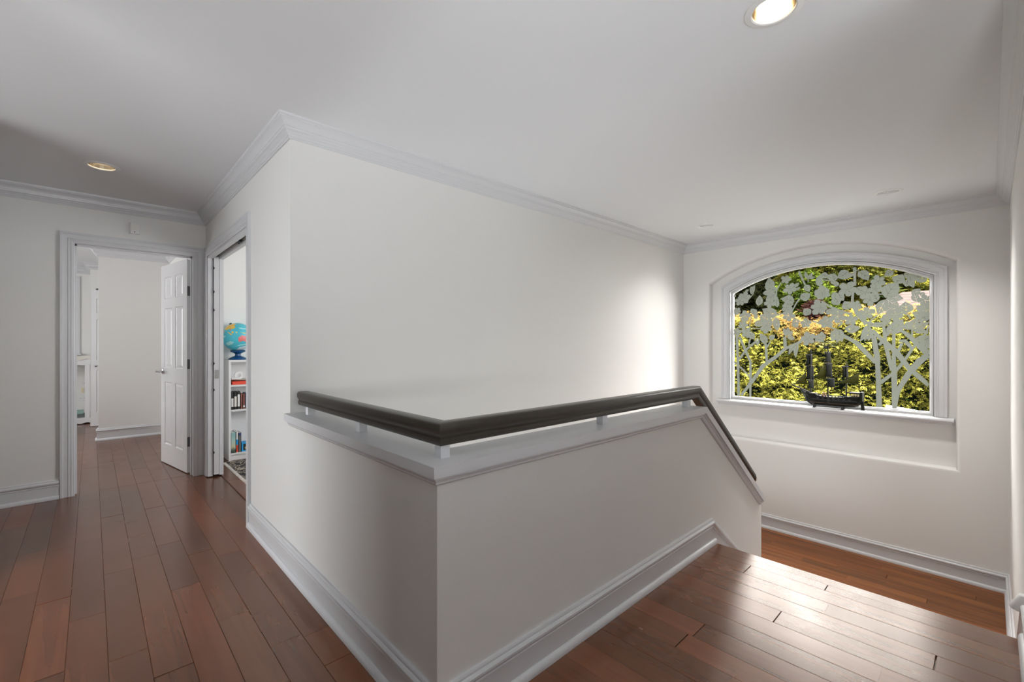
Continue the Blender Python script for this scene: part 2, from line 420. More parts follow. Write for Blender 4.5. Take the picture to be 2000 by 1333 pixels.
# window wall: niche layer with a rounded edge, then the layer that holds the window
def arch(y0, y1, z0, zs, zp, n=28):
    """outline of an opening with a shallow arched head, starting bottom right (low Y)"""
    wd = (y1 - y0) / 2; rise = zp - zs; r_ = (wd * wd + rise * rise) / (2 * rise); cyy = (y0 + y1) / 2; cz = zp - r_
    a = math.asin(wd / r_)
    pts = [(y0, z0)]
    for k in range(n + 1):
        an = -a + 2 * a * k / n; pts.append((cyy + r_ * math.sin(an), cz + r_ * math.cos(an)))
    pts.append((y1, z0))
    return pts
NICHE = (0.195, 2.272, 0.160, 1.935, 2.230)
def niche_loop(g): return arch(NICHE[0] - g, NICHE[1] + g, NICHE[2] - g, NICHE[3] + g * 0.9, NICHE[4] + g)
bm = bmesh.new()
y0, y1 = YR - TH, YC + TH
XI = XWIN + 0.09
rr = 0.032
filled([(XWIN, y0, LOW), (XWIN, y1, LOW), (XWIN, y1, H), (XWIN, y0, H)], [[(XWIN, y, z) for y, z in niche_loop(rr)]], bm)
rings = []
for k in range(6):
    an = R(90) * k / 5; g = rr * (1 - math.sin(an)); dx = rr * (1 - math.cos(an))
    rings.append([bm.verts.new((XWIN + dx, y, z)) for y, z in niche_loop(g)])
rings.append([bm.verts.new((XI + 0.002, y, z)) for y, z in niche_loop(0)])
for a, b in zip(rings, rings[1:]):
    for i in range(len(a)): bm.faces.new((a[i], a[(i + 1) % len(a)], b[(i + 1) % len(a)], b[i]))
bmesh.ops.remove_doubles(bm, verts=bm.verts, dist=1e-5)
struct(bm_obj('wall_window', bm, 'wall_paint', smooth=40), 'off-white stairwell wall with a rounded arched niche around the window', 'wall')
GY0, GY1, GZ0, GZS, GZP = 0.368, 2.045, 0.620, 1.812, 2.030          # clear glass
bm = bmesh.new()
wl = arch(GY0 - 0.03, GY1 + 0.03, GZ0 - 0.03, GZS + 0.03, GZP + 0.03)
filled([(XI, y0, LOW), (XI, y1, LOW), (XI, y1, H), (XI, y0, H)], [[(XI, y, z) for y, z in wl]], bm)
ex = bmesh.ops.extrude_face_region(bm, geom=list(bm.faces))
bmesh.ops.translate(bm, vec=(0.13, 0, 0), verts=[v for v in ex['geom'] if isinstance(v, bmesh.types.BMVert)])
struct(bm_obj('wall_window_back', bm, 'wall_paint'), 'recessed off-white back of the arched window niche', 'wall')

# ------------------------------------------------------------------ floors: slab plus every plank that can be seen
def wood_color(o, rng, base, spread):
    k = 1 + rng.uniform(-spread, spread); h = rng.uniform(-0.06, 0.06)
    o.color = (base[0] * k * (1 + h), base[1] * k, base[2] * k * (1 - h), 1)
PLANK = {}
def plank_mesh(wd, ln, th=0.014, mat='floor_wood'):
    key = (round(wd, 3), round(ln, 2), mat)
    if key not in PLANK:
        ln = key[1]; x, y, b = wd / 2 - 0.0003, ln / 2 - 0.0003, 0.0011
        vs = [(sx * x, sy * y, -th) for sx, sy in ((-1, -1), (1, -1), (1, 1), (-1, 1))]
        vs += [(sx * x, sy * y, -b) for sx, sy in ((-1, -1), (1, -1), (1, 1), (-1, 1))]
        vs += [(sx * (x - b), sy * (y - b), 0) for sx, sy in ((-1, -1), (1, -1), (1, 1), (-1, 1))]
        fs = [(8, 9, 10, 11)] + [(a, (a + 1) % 4, 4 + (a + 1) % 4, 4 + a) for a in range(4)] + [(4 + a, 4 + (a + 1) % 4, 8 + (a + 1) % 4, 8 + a) for a in range(4)]
        me = bpy.data.meshes.new('plank'); me.from_pydata(vs, [], fs); me.materials.append(M[mat]); PLANK[key] = me
    return PLANK[key]
m = MB()
m.box(-3.0, XW, -3.2, 9.85, -0.20, -0.010); m.box(XW, XN - 0.03, -3.2, YHF, -0.20, -0.010)
m.box(XW, 3.7, YC + TH, 5.712, -0.20, -0.010)
floor = struct(m.build('floor', 'floor_wood'), 'glossy reddish brown wooden plank floor of the upper hall', 'floor')
floor.color = (0.105, 0.042, 0.021, 1)
bounds = [0.0465 + 0.12 * k for k in range(-8, 7)]
bounds += [bounds[-1] + 0.1192 * k for k in range(1, 9)]
bounds += [bounds[-1] + 0.1172 * k for k in range(1, 9)]
bounds.append(XN - 0.082)
JOINTS_PX = [(37.5, 1165), (172.5, 1205), (250.5, 1280), (97.5, 1176), (361.5, 1146.5), (339, 1310), (454.5, 1205), (540, 1221.5), (555, 1253), (611, 1236.5),
             (662, 1287.5), (171, 994.5), (249, 919.5), (330, 993), (270, 1027.5), (393, 1000.5), (303, 942), (300, 900), (453.5, 1080), (521, 1122.5),
             (1461, 1111), (1615, 1188), (1519, 1204), (1447, 1233), (1826, 1300), (1719, 1318), (1614, 1149), (1331.8, 1251.5), (1364, 1232), (1376.5, 1122), (1428, 1328)]
joints = [on_z(px, py, 0) for px, py in JOINTS_PX]
rng = random.Random(21)
def lay_row(x0, x1, ya, yb, wanted):
    ys = sorted(y for y in wanted if ya + 0.1 < y < yb - 0.1)
    y = ya - rng.uniform(0.0, 0.5); cuts = [ya]
    stops = ys + [yb]
    cur = ya; first = True
    for s_ in stops:
        gap = s_ - cur
        while gap > 1.5:
            st = rng.uniform(0.6, 1.35)
            if gap - st < 0.35: st = gap / 2
            cur += st; cuts.append(cur); gap = s_ - cur
        cuts.append(s_); cur = s_
    for a, b in zip(cuts, cuts[1:]):
        ln = round(b - a, 2)
        if ln < 0.05: continue
        o = link('plank', plank_mesh(x1 - x0, ln), floor, ((x0 + x1) / 2, (a + b) / 2, rng.uniform(-0.0006, 0.0)))
        wood_color(o, rng, (0.125, 0.037, 0.0125), 0.26)
for x0, x1 in zip(bounds, bounds[1:]):
    xc = (x0 + x1) / 2
    want = [p.y for p in joints if x0 <= p.x < x1]
    if xc < 0.775:
        lay_row(x0, x1, 0.55, YD + 0.06, want)
        if -0.55 < xc: lay_row(x0, x1, YD + 0.06, 7.70 if xc > 0.07 else 9.85, want)
    else:
        lay_row(x0, x1, -0.9 if xc < 1.93 else YR, YHF, want)
        if 0.90 < xc < 1.55: lay_row(x0, x1, YC + TH, 5.71, [])
lay_row(bounds[-1], XN - 0.006, YR, YHF, [])                        # nosing board
m = MB(); m.prism([(XN - 0.085, -0.028), (XN - 0.01, -0.030), (XN + 0.002, -0.022), (XN + 0.003, -0.012), (XN - 0.004, -0.003), (XN - 0.012, -0.0005), (XN - 0.085, -0.0005)], 1, YR, YHF)
o = m.build('nosing', 'floor_wood', floor, smooth=35); o.color = (0.150, 0.050, 0.021, 1)

# landing, its boards, and the two flights
m = MB(); m.box(3.52, XWIN + 0.10, YR, YC, ZL - 0.2, ZL - 0.010)
landing = struct(m.build('floor_landing', 'landing_wood'), 'orange brown wooden stair landing below the arched window', 'landing')
landing.color = (0.16, 0.062, 0.022, 1)
rng = random.Random(5)
x = XWIN; wdt = 0.083
while x > 3.60:
    y = YR - rng.uniform(0.1, 0.7)
    while y < YC:
        ln = round(rng.uniform(0.45, 1.0), 1); ya, yb = max(y, YR), min(y + ln, YC)
        if yb - ya > 0.05:
            o = link('plank', plank_mesh(wdt, yb - ya, mat='landing_wood'), landing, (x - wdt / 2, (ya + yb) / 2, ZL))
            wood_color(o, rng, (0.210, 0.074, 0.020), 0.20)
        y += ln
    x -= wdt
st = empty('stairs', (XN, 0.5, 0)); struct(st, 'wooden steps going down from the hall floor to the landing', 'stairs')
RISE, RUN = 0.192, 0.2506
def step(x_edge, z, sgn, ya, yb):
    m = MB(); m.box(*sorted((x_edge - XN + sgn * 0.004, x_edge - XN + sgn * (RUN + 0.03))), ya - 0.5, yb - 0.5, z - 0.03, z)
    o = m.build('tread', 'floor_wood', st, bevel=0.006); o.color = (0.135, 0.05, 0.024, 1)
    m = MB(); m.box(*sorted((x_edge - XN, x_edge - XN - sgn * 0.018)), ya - 0.5, yb - 0.5, z, z + RISE - 0.03)
    m.build('riser', 'trim_paint', st)
for k in range(1, 4): step(XN + RUN * (k - 1) + 0.004, -RISE * k, 1, YR, YHF - 0.002)
m = MB(); m.box(RUN * 3 - 0.014, RUN * 3 + 0.004, YR - 0.5, YHF - 0.5, ZL, ZL + RISE - 0.03); m.build('riser', 'trim_paint', st)
for k in range(1, 10): step(3.52 - RUN * (k - 1), ZL - RISE * k, -1, YHF + TH, YC)

# ------------------------------------------------------------------ trim
BASE = [(0, 0.0), (0.014, 0.0), (0.014, 0.100), (0.0175, 0.103), (0.0175, 0.108), (0.0145, 0.111), (0.019, 0.116), (0.023, 0.124), (0.023, 0.132), (0.018, 0.137), (0.012, 0.139), (0.012, 0.146), (0.009, 0.152), (0, 0.152)]
SHOE = [(0.012, 0), (0.031, 0), (0.031, 0.008), (0.029, 0.017), (0.024, 0.0245), (0.017, 0.028), (0.012, 0.028)]
CROWN = [(0, 0), (0, -0.105), (0.007, -0.105), (0.010, -0.100), (0.010, -0.095), (0.014, -0.093), (0.018, -0.084), (0.026, -0.078), (0.028, -0.073), (0.032, -0.070), (0.040, -0.066),
         (0.042, -0.058), (0.046, -0.056), (0.047, -0.048), (0.054, -0.034), (0.066, -0.023), (0.071, -0.021), (0.071, -0.014), (0.076, -0.012), (0.078, 0)]
CASE = [(0, 0), (0, 0.009), (0.004, 0.011), (0.012, 0.011), (0.015, 0.014), (0.020, 0.0145), (0.030, 0.012), (0.033, 0.016), (0.037, 0.0165), (0.040, 0.013), (0.066, 0.0145), (0.069, 0.019), (0.084, 0.019), (0.084, 0)]
def run_h(path, prof, z, m):                          # horizontal run; the room lies to the right-hand side of the path (u negative)
    m.sweep([(x, y, z) for x, y in path], [(-u, v) for u, v in prof], (0, 0, 1))
def crown(name, path, label):
    m = MB(); run_h(path, CROWN, H, m)
    struct(m.build(name, 'trim_paint', smooth=25), label, 'crown moulding')
# (walking with the room on the right)
crown('trim_1', [(-0.62, YD), (XW, YD), (XW, YC), (XWIN, YC), (XWIN, YR), (1.95, YR)], 'white crown moulding running round the hall and stairwell ceiling')
crown('trim_2', [(-2.6, 9.85), (-0.015, 9.85), (-0.015, 9.16), (XW, 9.16)], 'white crown moulding of the bedroom far wall')
crown('trim_3', [(0.062, 7.835), (0.062, 7.715), (XW, 7.715), (XW, YD + TH)], 'white crown moulding over the blank partition')
crown('trim_4', [(XW + TH, 5.712), (3.7, 5.712)], 'white crown moulding in the study')
def base(name, path, label, z=0.0, shoe=True):
    m = MB(); run_h(path, BASE, z, m)
    o = struct(m.build(name, 'trim_paint', smooth=25), label, 'baseboard')
    if shoe:
        m = MB(); run_h(path, SHOE, z, m); m.build('shoe_moulding', 'trim_paint', o, smooth=40)
    return o
base('baseboard_hall_end', [(-0.62, YD), (DX0 - 0.088, YD)], 'tall white baseboard left of the open panelled door')
base('baseboard_hall_right', [(XW, PY0 - 0.052), (XW, YHF + 0.0005)], 'white baseboard running from the pocket door to the half wall corner')
base('baseboard_partition', [(0.062, 7.835), (0.062, 7.715), (XW, 7.715)], 'white baseboard of the blank partition beyond the panelled door')
base('baseboard_window', [(XWIN, YC), (XWIN, YR)], 'white baseboard along the landing under the arched window', ZL)
base('baseboard_study', [(XW + TH, 5.712), (3.7, 5.712)], 'white baseboard behind the bookcase')
base('baseboard_bedroom_far', [(-2.6, 9.85), (-0.015, 9.85)], 'white baseboard of the bedroom far wall')
# half wall, stair side: level, then down with the steps
m = MB()
kx = 2.79 - 0.152 * (math.sqrt(1 + SL * SL) - 1) / SL
m.sweep([(XW, YHF, 0), (kx, YHF, 0), (3.672, YHF, -SL * (3.672 - kx))], [(-v, -u) for u, v in BASE], (0, 1, 0), cut0=(0, 1))
o = struct(m.build('baseboard_stair', 'trim_paint', smooth=25), 'white baseboard on the half wall turning down beside the steps', 'baseboard')
m = MB(); m.sweep([(XW, YHF, 0), (XN - 0.004, YHF, 0)], [(-v, -u) for u, v in SHOE], (0, 1, 0), cut0=(0, 1)); m.build('shoe_moulding', 'trim_paint', o, smooth=40)
# right wall: up from the landing to the hall floor
m = MB()
m.sweep([(1.95, YR, 0), (2.78, YR, 0), (3.58, YR, -SL * 0.80), (3.60, YR, ZL), (XWIN, YR, ZL)][:3] + [(3.78, YR, ZL), (XWIN, YR, ZL)], [(-v, u) for u, v in BASE], (0, 1, 0), cut1=(0, -1))
o = struct(m.build('baseboard_right', 'trim_paint', smooth=25), 'white baseboard stepping down the wall at the right edge', 'baseboard')
m = MB(); m.sweep([(1.95, YR, 0), (XN - 0.004, YR, 0)], [(-v, u) for u, v in SHOE], (0, 1, 0)); m.build('shoe_moulding', 'trim_paint', o, smooth=40)
m = MB(); m.sweep([(3.62, YR, ZL), (XWIN, YR, ZL)], [(-v, u) for u, v in SHOE], (0, 1, 0), cut1=(0, -1)); m.build('shoe_moulding', 'trim_paint', o, smooth=40)

# cap of the half wall
CAP = [(0.032, 0), (0.032, -0.036), (0.021, -0.037), (0.021, -0.045), (0.016, -0.047), (0.012, -0.055), (0.012, -0.060), (0.006, -0.066), (0, -0.066), (-TH, -0.066), (-TH - 0.012, -0.055), (-TH - 0.03, -0.036), (-TH - 0.03, 0)]
ZC = 0.852
m = MB()
m.sweep([(XW, YC, ZC), (XW, YHF, ZC)], [(-w_, h) for w_, h in CAP], (0, 0, 1), cut1=(-1, 0))
cap = struct(m.build('trim_5', 'trim_paint', bevel=0), 'white painted wooden cap along the top of the half wall', 'wall cap')
m = MB()
m.sweep([(XW, YHF, ZC), (KX - 0.006, YHF, ZC), (3.66, YHF, ZC - SL * (3.66 - KX + 0.006))], [(-h, -w_) for w_, h in CAP], (0, 1, 0), cut0=(0, 1))
m.build('cap_board', 'trim_paint', cap)

# casings
def casing(name, path, N, flip, label, parent=None):
    m = MB(); m.sweep(path, [((-u if flip else u), v) for u, v in CASE], N)
    o = m.build(name, 'trim_paint', parent, smooth=25)
    return struct(o, label, 'door casing') if label else o
c1 = casing('trim_6', [(DX0, YD, 0), (DX0, YD, DZ), (DX1, YD, DZ), (DX1, YD, 0)], (0, -1, 0), False, 'white moulded casing around the open panelled door')
m = MB()
m.box(DX0 - JB, DX0, YD - 0.001, YD + TH + 0.001, 0, DZ); m.box(DX1, DX1 + JB, YD - 0.001, YD + TH + 0.001, 0, DZ); m.box(DX0 - JB, DX1 + JB, YD - 0.001, YD + TH + 0.001, DZ, DZ + JB)
m.build('jamb', 'trim_paint', c1)
m = MB(); m.box(DX0, DX0 + 0.012, YD + 0.05, YD + 0.082, 0, DZ); m.box(DX0, DX1, YD + 0.05, YD + 0.082, DZ - 0.012, DZ); m.box(DX1 - 0.012, DX1, YD + 0.05, YD + 0.082, 0, DZ)
m.build('door_stop', 'trim_paint', c1)
CASE2 = [(u * 0.6, v) for u, v in CASE]
m = MB(); m.sweep([(XW, PY1, 0), (XW, PY1, PZ), (XW, PY0, PZ)], CASE, (-1, 0, 0))
m.box(XW - 0.019, XW, PY0 - 0.050, PY0, 0, PZ + 0.084)
c2 = struct(m.build('trim_7', 'trim_paint', smooth=25), 'white moulded casing around the pocket door opening', 'door casing')
m = MB()
m.box(XW - 0.002, XW + 0.038, PY1 - 0.014, PY1, 0, PZ); m.box(XW + 0.090, XW + TH + 0.002, PY1 - 0.014, PY1, 0, PZ)
m.box(XW - 0.002, XW + 0.038, PY0, PY1, PZ - 0.016, PZ); m.box(XW + 0.090, XW + TH + 0.002, PY0, PY1, PZ - 0.016, PZ)
m.box(XW - 0.002, XW + TH + 0.002, PY0, PY0 + 0.014, 0, PZ)
m.build('jamb', 'trim_paint', c2)
m = MB(); m.box(XW + 0.046, XW + 0.080, PY0 + 0.02, PY1, PZ + 0.020, PZ + 0.060); m.build('track', 'hinge_metal', c2)
m = MB(); m.box(XW + 0.052, XW + 0.074, 4.02, 4.12, PZ - 0.006, PZ + 0.022); m.tube([(XW + 0.063, 4.05, PZ - 0.02), (XW + 0.063, 4.05, PZ + 0.02)], 0.006); m.build('roller_bracket', 'black', c2)

# ------------------------------------------------------------------ door_1: open six panel door
def panel_door(name, loc, rz, wd, ht, label, panels, th=0.035):
    d = empty(name, loc, rz); struct(d, label, 'door')
    m = MB()
    core = 0.009
    m.box(0.004, wd - 0.004, -th + core, -core, 0.012, ht - 0.004)
    xs = sorted({0, wd} | {a for p in panels for a in p[:2]}); zs = sorted({0.008, ht} | {a for p in panels for a in p[2:]})
    def is_panel(x, z): return any(p[0] < x < p[1] and p[2] < z < p[3] for p in panels)
    bm = bmesh.new()
    for side in (0, 1):
        ya, yb = ((-core - 0.0005, 0.0) if side == 0 else (-th, -th + core + 0.0005))
        for i in range(len(xs) - 1):
            for j in range(len(zs) - 1):
                if not is_panel((xs[i] + xs[i + 1]) / 2, (zs[j] + zs[j + 1]) / 2): m.box(xs[i], xs[i + 1], ya, yb, zs[j], zs[j + 1])
    bm.free()
    m.build('leaf', 'door_paint', d, fix=False)
    for p in panels:
        m = MB()
        for sgn, yf in ((1, -core), (-1, -th + core)):
            a = [(p[0], p[2]), (p[1], p[2]), (p[1], p[3]), (p[0], p[3])]
            def ins(g, y): return [(x + (g if x == p[0] else -g), y, z + (g if z == p[2] else -g)) for x, z in a]
            loops = [ins(0.0, yf + sgn * 0.0085), ins(0.006, yf + sgn * 0.003), ins(0.012, yf + sgn * 0.001), ins(0.034, yf + sgn * 0.0065), ins(0.036, yf + sgn * 0.0065)]
            vs = [q for lp in loops for q in lp]; fs = []
            for k in range(len(loops) - 1):
                for i in range(4): fs.append((4 * k + i, 4 * k + (i + 1) % 4, 4 * k + 4 + (i + 1) % 4, 4 * k + 4 + i))
            e = 4 * (len(loops) - 1); fs.append((e, e + 1, e + 2, e + 3))
            if sgn > 0: fs = [tuple(reversed(f)) for f in fs]
            m.add(vs, fs)
        m.build('panel', 'door_paint', d, fix=False)
    return d
LW = 0.742
PAN = []
for a, b in ((0.112, 0.320), (0.422, 0.630)):
    PAN += [(a, b, 1.685, 1.905), (a, b, 0.985, 1.590), (a, b, 0.205, 0.840)]
d1 = panel_door('door_1', (0.655, YD + TH + 0.004, 0), math.atan2(0.73, -0.126), LW, 2.030, 'white six-panel door standing open at the end of the hall', PAN)
for z in (1.727, 1.035, 0.300):
    m = MB(); m.box(-0.0035, 0.001, -0.034, -0.003, z - 0.046, z + 0.046); m.tube([(-0.005, -0.039, z - 0.05), (-0.005, -0.039, z + 0.05)], 0.0065)
    o = m.build('hinge', 'hinge_metal', d1, smooth=40); o['label'] = 'dark grey metal hinge'
m = MB()
hx, hz = LW - 0.062, 0.945
m.lathe([(0.0, 0), (0.030, 0), (0.030, 0.006), (0.024, 0.011), (0.011, 0.014), (0.010, 0.045), (0.013, 0.050), (0.013, 0.062), (0.0, 0.064)], seg=20)
m.v = [(hx + v[0], v[2], hz + v[1]) for v in m.v]
m.tube([(hx, 0.056, hz), (hx + 0.03, 0.058, hz + 0.002), (hx - 0.04, 0.060, hz + 0.003), (hx - 0.10, 0.054, hz - 0.004)][0::2] + [(hx - 0.105, 0.050, hz - 0.005)], [0.009, 0.0085, 0.007])
o = m.build('lever_handle', 'chrome', d1, smooth=40); o['label'] = 'shiny chrome lever handle'

# door_2: pocket door standing mostly inside the wall
d2 = empty('door_2', (XW + 0.042, PY1 - 0.028, 0)); struct(d2, 'white pocket door sliding out of the hall wall beside the bookcase', 'door')
m = MB(); m.box(0, 0.042, 0, 0.80, 0.012, PZ + 0.004); m.build('leaf', 'door_edge', d2, bevel=0.0015)
m = MB(); m.box(0.008, 0.040, -0.002, 0.03, 0.905, 0.985); m.box(0.016, 0.032, -0.004, 0, 0.925, 0.968); o = m.build('pull', 'chrome', d2); o['label'] = 'brushed metal edge pull with latch'
for z in (1.93, 1.71, 1.54, 0.985 + 0.06, 0.80, 0.22):
    m = MB(); m.tube([(-0.003, -0.002, z - 0.018), (0.003, -0.003, z), (-0.003, -0.002, z + 0.018)], [0.001, 0.006, 0.001], 6); m.build('bumper', 'black', d2)

# closet leaf in the bedroom
d3 = panel_door('door_3', (-0.004, 9.13, 0), 0.0, 0.44, 2.03, 'narrow white panelled closet door seen past the partition', [(0.055, 0.385, 1.685, 1.905), (0.055, 0.385, 0.985, 1.590), (0.055, 0.385, 0.205, 0.840)])
for v in d3.children: v.location.y = 0.0
m = MB(); m.lathe([(0, 0), (0.010, 0), (0.008, 0.014), (0.017, 0.024), (0.017, 0.036), (0.0, 0.042)], seg=14); m.v = [(0.052 + v[0], -0.035 - v[2], 0.90 + v[1]) for v in m.v]
m.build('knob', 'chrome', d3, smooth=40)

# ------------------------------------------------------------------ window_1
win = empty('window_1', (XI, (GY0 + GY1) / 2, GZ0)); struct(win, 'arched window with frosted leaf and flower etching over a sunlit hedge', 'window')
WO = Vector(win.location)
def shift(mb): mb.v = [(v[0] - WO.x, v[1] - WO.y, v[2] - WO.z) for v in mb.v]; return mb
def ring_strip(loops):
    """loops: list of (x, outline) joined to one another; open at the bottom ends"""
    m = MB(); n = len(loops[0][1])
    vs = [(x, y, z) for x, o in loops for y, z in o]; fs = []
    for k in range(len(loops) - 1):
        for i in range(n - 1): fs.append((k * n + i, k * n + i + 1, (k + 1) * n + i + 1, (k + 1) * n + i))
    m.add(vs, fs); return m
def garch(g, gz=None): return arch(GY0 - g, GY1 + g, GZ0 - (g if gz is None else gz), GZS + g * 0.72, GZP + g * 0.93)
prof = [(0.020, 0.035), (0.022, -0.012), (0.026, -0.012), (0.030, 0.0), (0.034, -0.014), (0.044, -0.017), (0.050, -0.012), (0.054, -0.018), (0.060, -0.019), (0.064, -0.014), (0.094, -0.018), (0.098, -0.026), (0.117, -0.026), (0.119, 0.0)]
m = ring_strip([(XI + dx, garch(g, 0.034)) for g, dx in prof])
shift(m).build('casing', 'trim_paint', win, smooth=25)
sash = [(0.026, 0.060), (0.026, 0.020), (0.012, 0.018), (0.008, 0.024), (0.0, 0.028), (0.0, 0.060)]
def closed_ring(loops):
    m = MB(); n = len(loops[0][1]); vs = [(x, y, z) for x, o in loops for y, z in o]; fs = []
    for k in range(len(loops) - 1):
        for i in range(n): fs.append((k * n + i, k * n + (i + 1) % n, (k + 1) * n + (i + 1) % n, (k + 1) * n + i))
    m.add(vs, fs); return m
shift(closed_ring([(XI + dx, garch(g)) for g, dx in sash])).build('sash', 'trim_paint', win, smooth=25)
m = MB(); m.prism([(XI - 0.062, 0.552), (XI - 0.068, 0.560), (XI - 0.066, 0.572), (XI - 0.058, 0.577), (XI + 0.062, 0.592), (XI + 0.062, 0.552)], 1, GY0 - 0.160, GY1 + 0.160)
shift(m).build('sill', 'trim_paint', win, smooth=30)
m = MB(); m.prism([(XI, 0.552), (XI - 0.048, 0.552), (XI - 0.046, 0.540), (XI - 0.034, 0.534), (XI - 0.030, 0.522), (XI, 0.518)], 1, GY0 - 0.150, GY1 + 0.150)
shift(m).build('sill_moulding', 'trim_paint', win, smooth=30)
XP = XI + 0.040
bm = bmesh.new()
filled([(XP - WO.x, y - WO.y, z - WO.z) for y, z in garch(0.004)], [], bm)
ex = bmesh.ops.extrude_face_region(bm, geom=list(bm.faces)); bmesh.ops.translate(bm, vec=(0.005, 0, 0), verts=[v for v in ex['geom'] if isinstance(v, bmesh.types.BMVert)])
pane = bm_obj('pane', bm, 'window_glass', win)

# etching on the inner face of the pane: leaves, flowers, branches
ETCH_N = [0]
def z2(u, v): return (1400 + u / 6.667, 500 + v / 6.667)
def z3(u, v): return (1600 + u / 6.665, 500 + v / 6.665)
def z4(u, v): return (1400 + u / 6.665, 640 + v / 6.665)
def z5(u, v): return (1640 + u / 6.667, 640 + v / 6.667)
def inside_pane(y, z):
    if not (GY0 + 0.001 < y < GY1 - 0.001 and z > GZ0 + 0.001): return False
    wd = (GY1 - GY0) / 2; rise = GZP - GZS; r_ = (wd * wd + rise * rise) / (2 * rise)
    return (y - (GY0 + GY1) / 2) ** 2 + (z - (GZP - r_)) ** 2 < (r_ - 0.001) ** 2 or z < GZS
def clamp_pane(y, z):
    y = min(max(y, GY0 + 0.002), GY1 - 0.002); z = max(z, GZ0 + 0.002)
    wd = (GY1 - GY0) / 2; rise = GZP - GZS; r_ = (wd * wd + rise * rise) / (2 * rise); cy_ = (GY0 + GY1) / 2; cz_ = GZP - r_
    zt = cz_ + math.sqrt(max(0, (r_ - 0.002) ** 2 - (y - cy_) ** 2))
    return y, min(z, zt)
SHAPES, CLEAR = [], []                                  # outlines: frosted shapes in drawing order, clear lines that belong to a shape
def etch(name, outline): SHAPES.append((name, [Vector(clamp_pane(*p)) for p in outline])); return len(SHAPES) - 1
def clear_line(owner, a, b, wd=0.0016):
    d = b - a; wd *= 1.35
    if d.length < 0.006: return
    n = Vector((-d.y, d.x)).normalized() * (wd / 2)
    CLEAR.append((owner, [Vector(clamp_pane(*q)) for q in (a - n, b - n * 0.5, b + n * 0.5, a + n)]))
def leaf(zf, b, t, wpx):
    B = on_x(*zf(*b), XP); T = on_x(*zf(*t), XP)
    b2, t2 = Vector((B.y, B.z)), Vector((T.y, T.z)); d = t2 - b2; n = Vector((-d.y, d.x)).normalized()
    hw = wpx / 6.667 * 0.0051 / 2
    bend = random.uniform(-0.10, 0.10) * d.length
    prof = ((0.0, 0.05), (0.05, 0.30), (0.14, 0.66), (0.26, 0.92), (0.40, 1.0), (0.55, 0.95), (0.70, 0.72), (0.84, 0.40), (0.94, 0.14), (1.0, 0.0))
    mid = lambda f: b2 + d * f + n * (bend * math.sin(math.pi * f))
    up_ = [mid(f) + n * (hw * w_ * random.uniform(0.93, 1.07)) for f, w_ in prof[:-1]]
    dn_ = [mid(f) - n * (hw * w_ * random.uniform(0.93, 1.07)) for f, w_ in prof[:-1]]
    k = etch('etched_leaf', up_ + [mid(1.0)] + dn_[::-1])
    clear_line(k, mid(0.04), mid(0.5), 0.0017); clear_line(k, mid(0.5), mid(0.9), 0.0013)
    if hw > 0.028:
        for f in (0.25, 0.5):
            for sg in (1, -1): clear_line(k, mid(f), mid(f + 0.2) + n * (sg * hw * 0.62), 0.0012)
def flower(zf, c, rpx, seed=0):
    rg = random.Random(seed + int(c[0] * 7 + c[1])); C = on_x(*zf(*c), XP); cc = Vector((C.y, C.z)); r_ = rpx / 6.667 * 0.0051 * 0.88
    a0 = rg.uniform(0, 6.28); npet = 5; pl = [rg.uniform(0.88, 1.12) for _ in range(npet)]; out = []
    for i in range(50):
        th = 2 * math.pi * i / 50; k = (th / (2 * math.pi) * npet); f = k - int(k)
        rr_ = r_ * pl[int(k) % npet] * (0.62 + 0.44 * math.sin(math.pi * f) ** 0.7) * (1 + 0.03 * math.sin(13 * th))
        out.append(cc + Vector((math.cos(a0 + th), math.sin(a0 + th))) * rr_)
    k = etch('etched_flower', out)
    for i in range(npet):
        an = a0 + 2 * math.pi * i / npet; dv = Vector((math.cos(an), math.sin(an))); dw = Vector((math.cos(an + 0.35), math.sin(an + 0.35)))
        clear_line(k, cc + dw * (r_ * 0.18), cc + dv * (r_ * 0.66), 0.0013)
        clear_line(k, cc + dw * (r_ * 0.05), cc + Vector((math.cos(an + 1.2), math.sin(an + 1.2))) * (r_ * 0.14), 0.0012)
def branch(zf, pl):
    pts = []
    P_ = [on_x(*zf(p[0], p[1]), XP) for p in pl]; P_ = [Vector((p.y, p.z)) for p in P_]
    W_ = [p[2] / 6.667 * 0.0051 / 2 for p in pl]
    # resample for gentle wobble
    Q, WQ = [], []
    for i in range(len(P_) - 1):
        for k in range(4):
            f = k / 4; Q.append(P_[i].lerp(P_[i + 1], f)); WQ.append(W_[i] * (1 - f) + W_[i + 1] * f)
    Q.append(P_[-1]); WQ.append(W_[-1])
    for i, q in enumerate(Q):
        d = (Q[min(i + 1, len(Q) - 1)] - Q[max(i - 1, 0)]).normalized(); n = Vector((-d.y, d.x)); w_ = WQ[i] * random.uniform(0.9, 1.1)
        pts.append((q + n * w_, q - n * w_))
    etch('etched_branch', [a for a, b in pts] + [b for a, b in reversed(pts)])
random.seed(3)
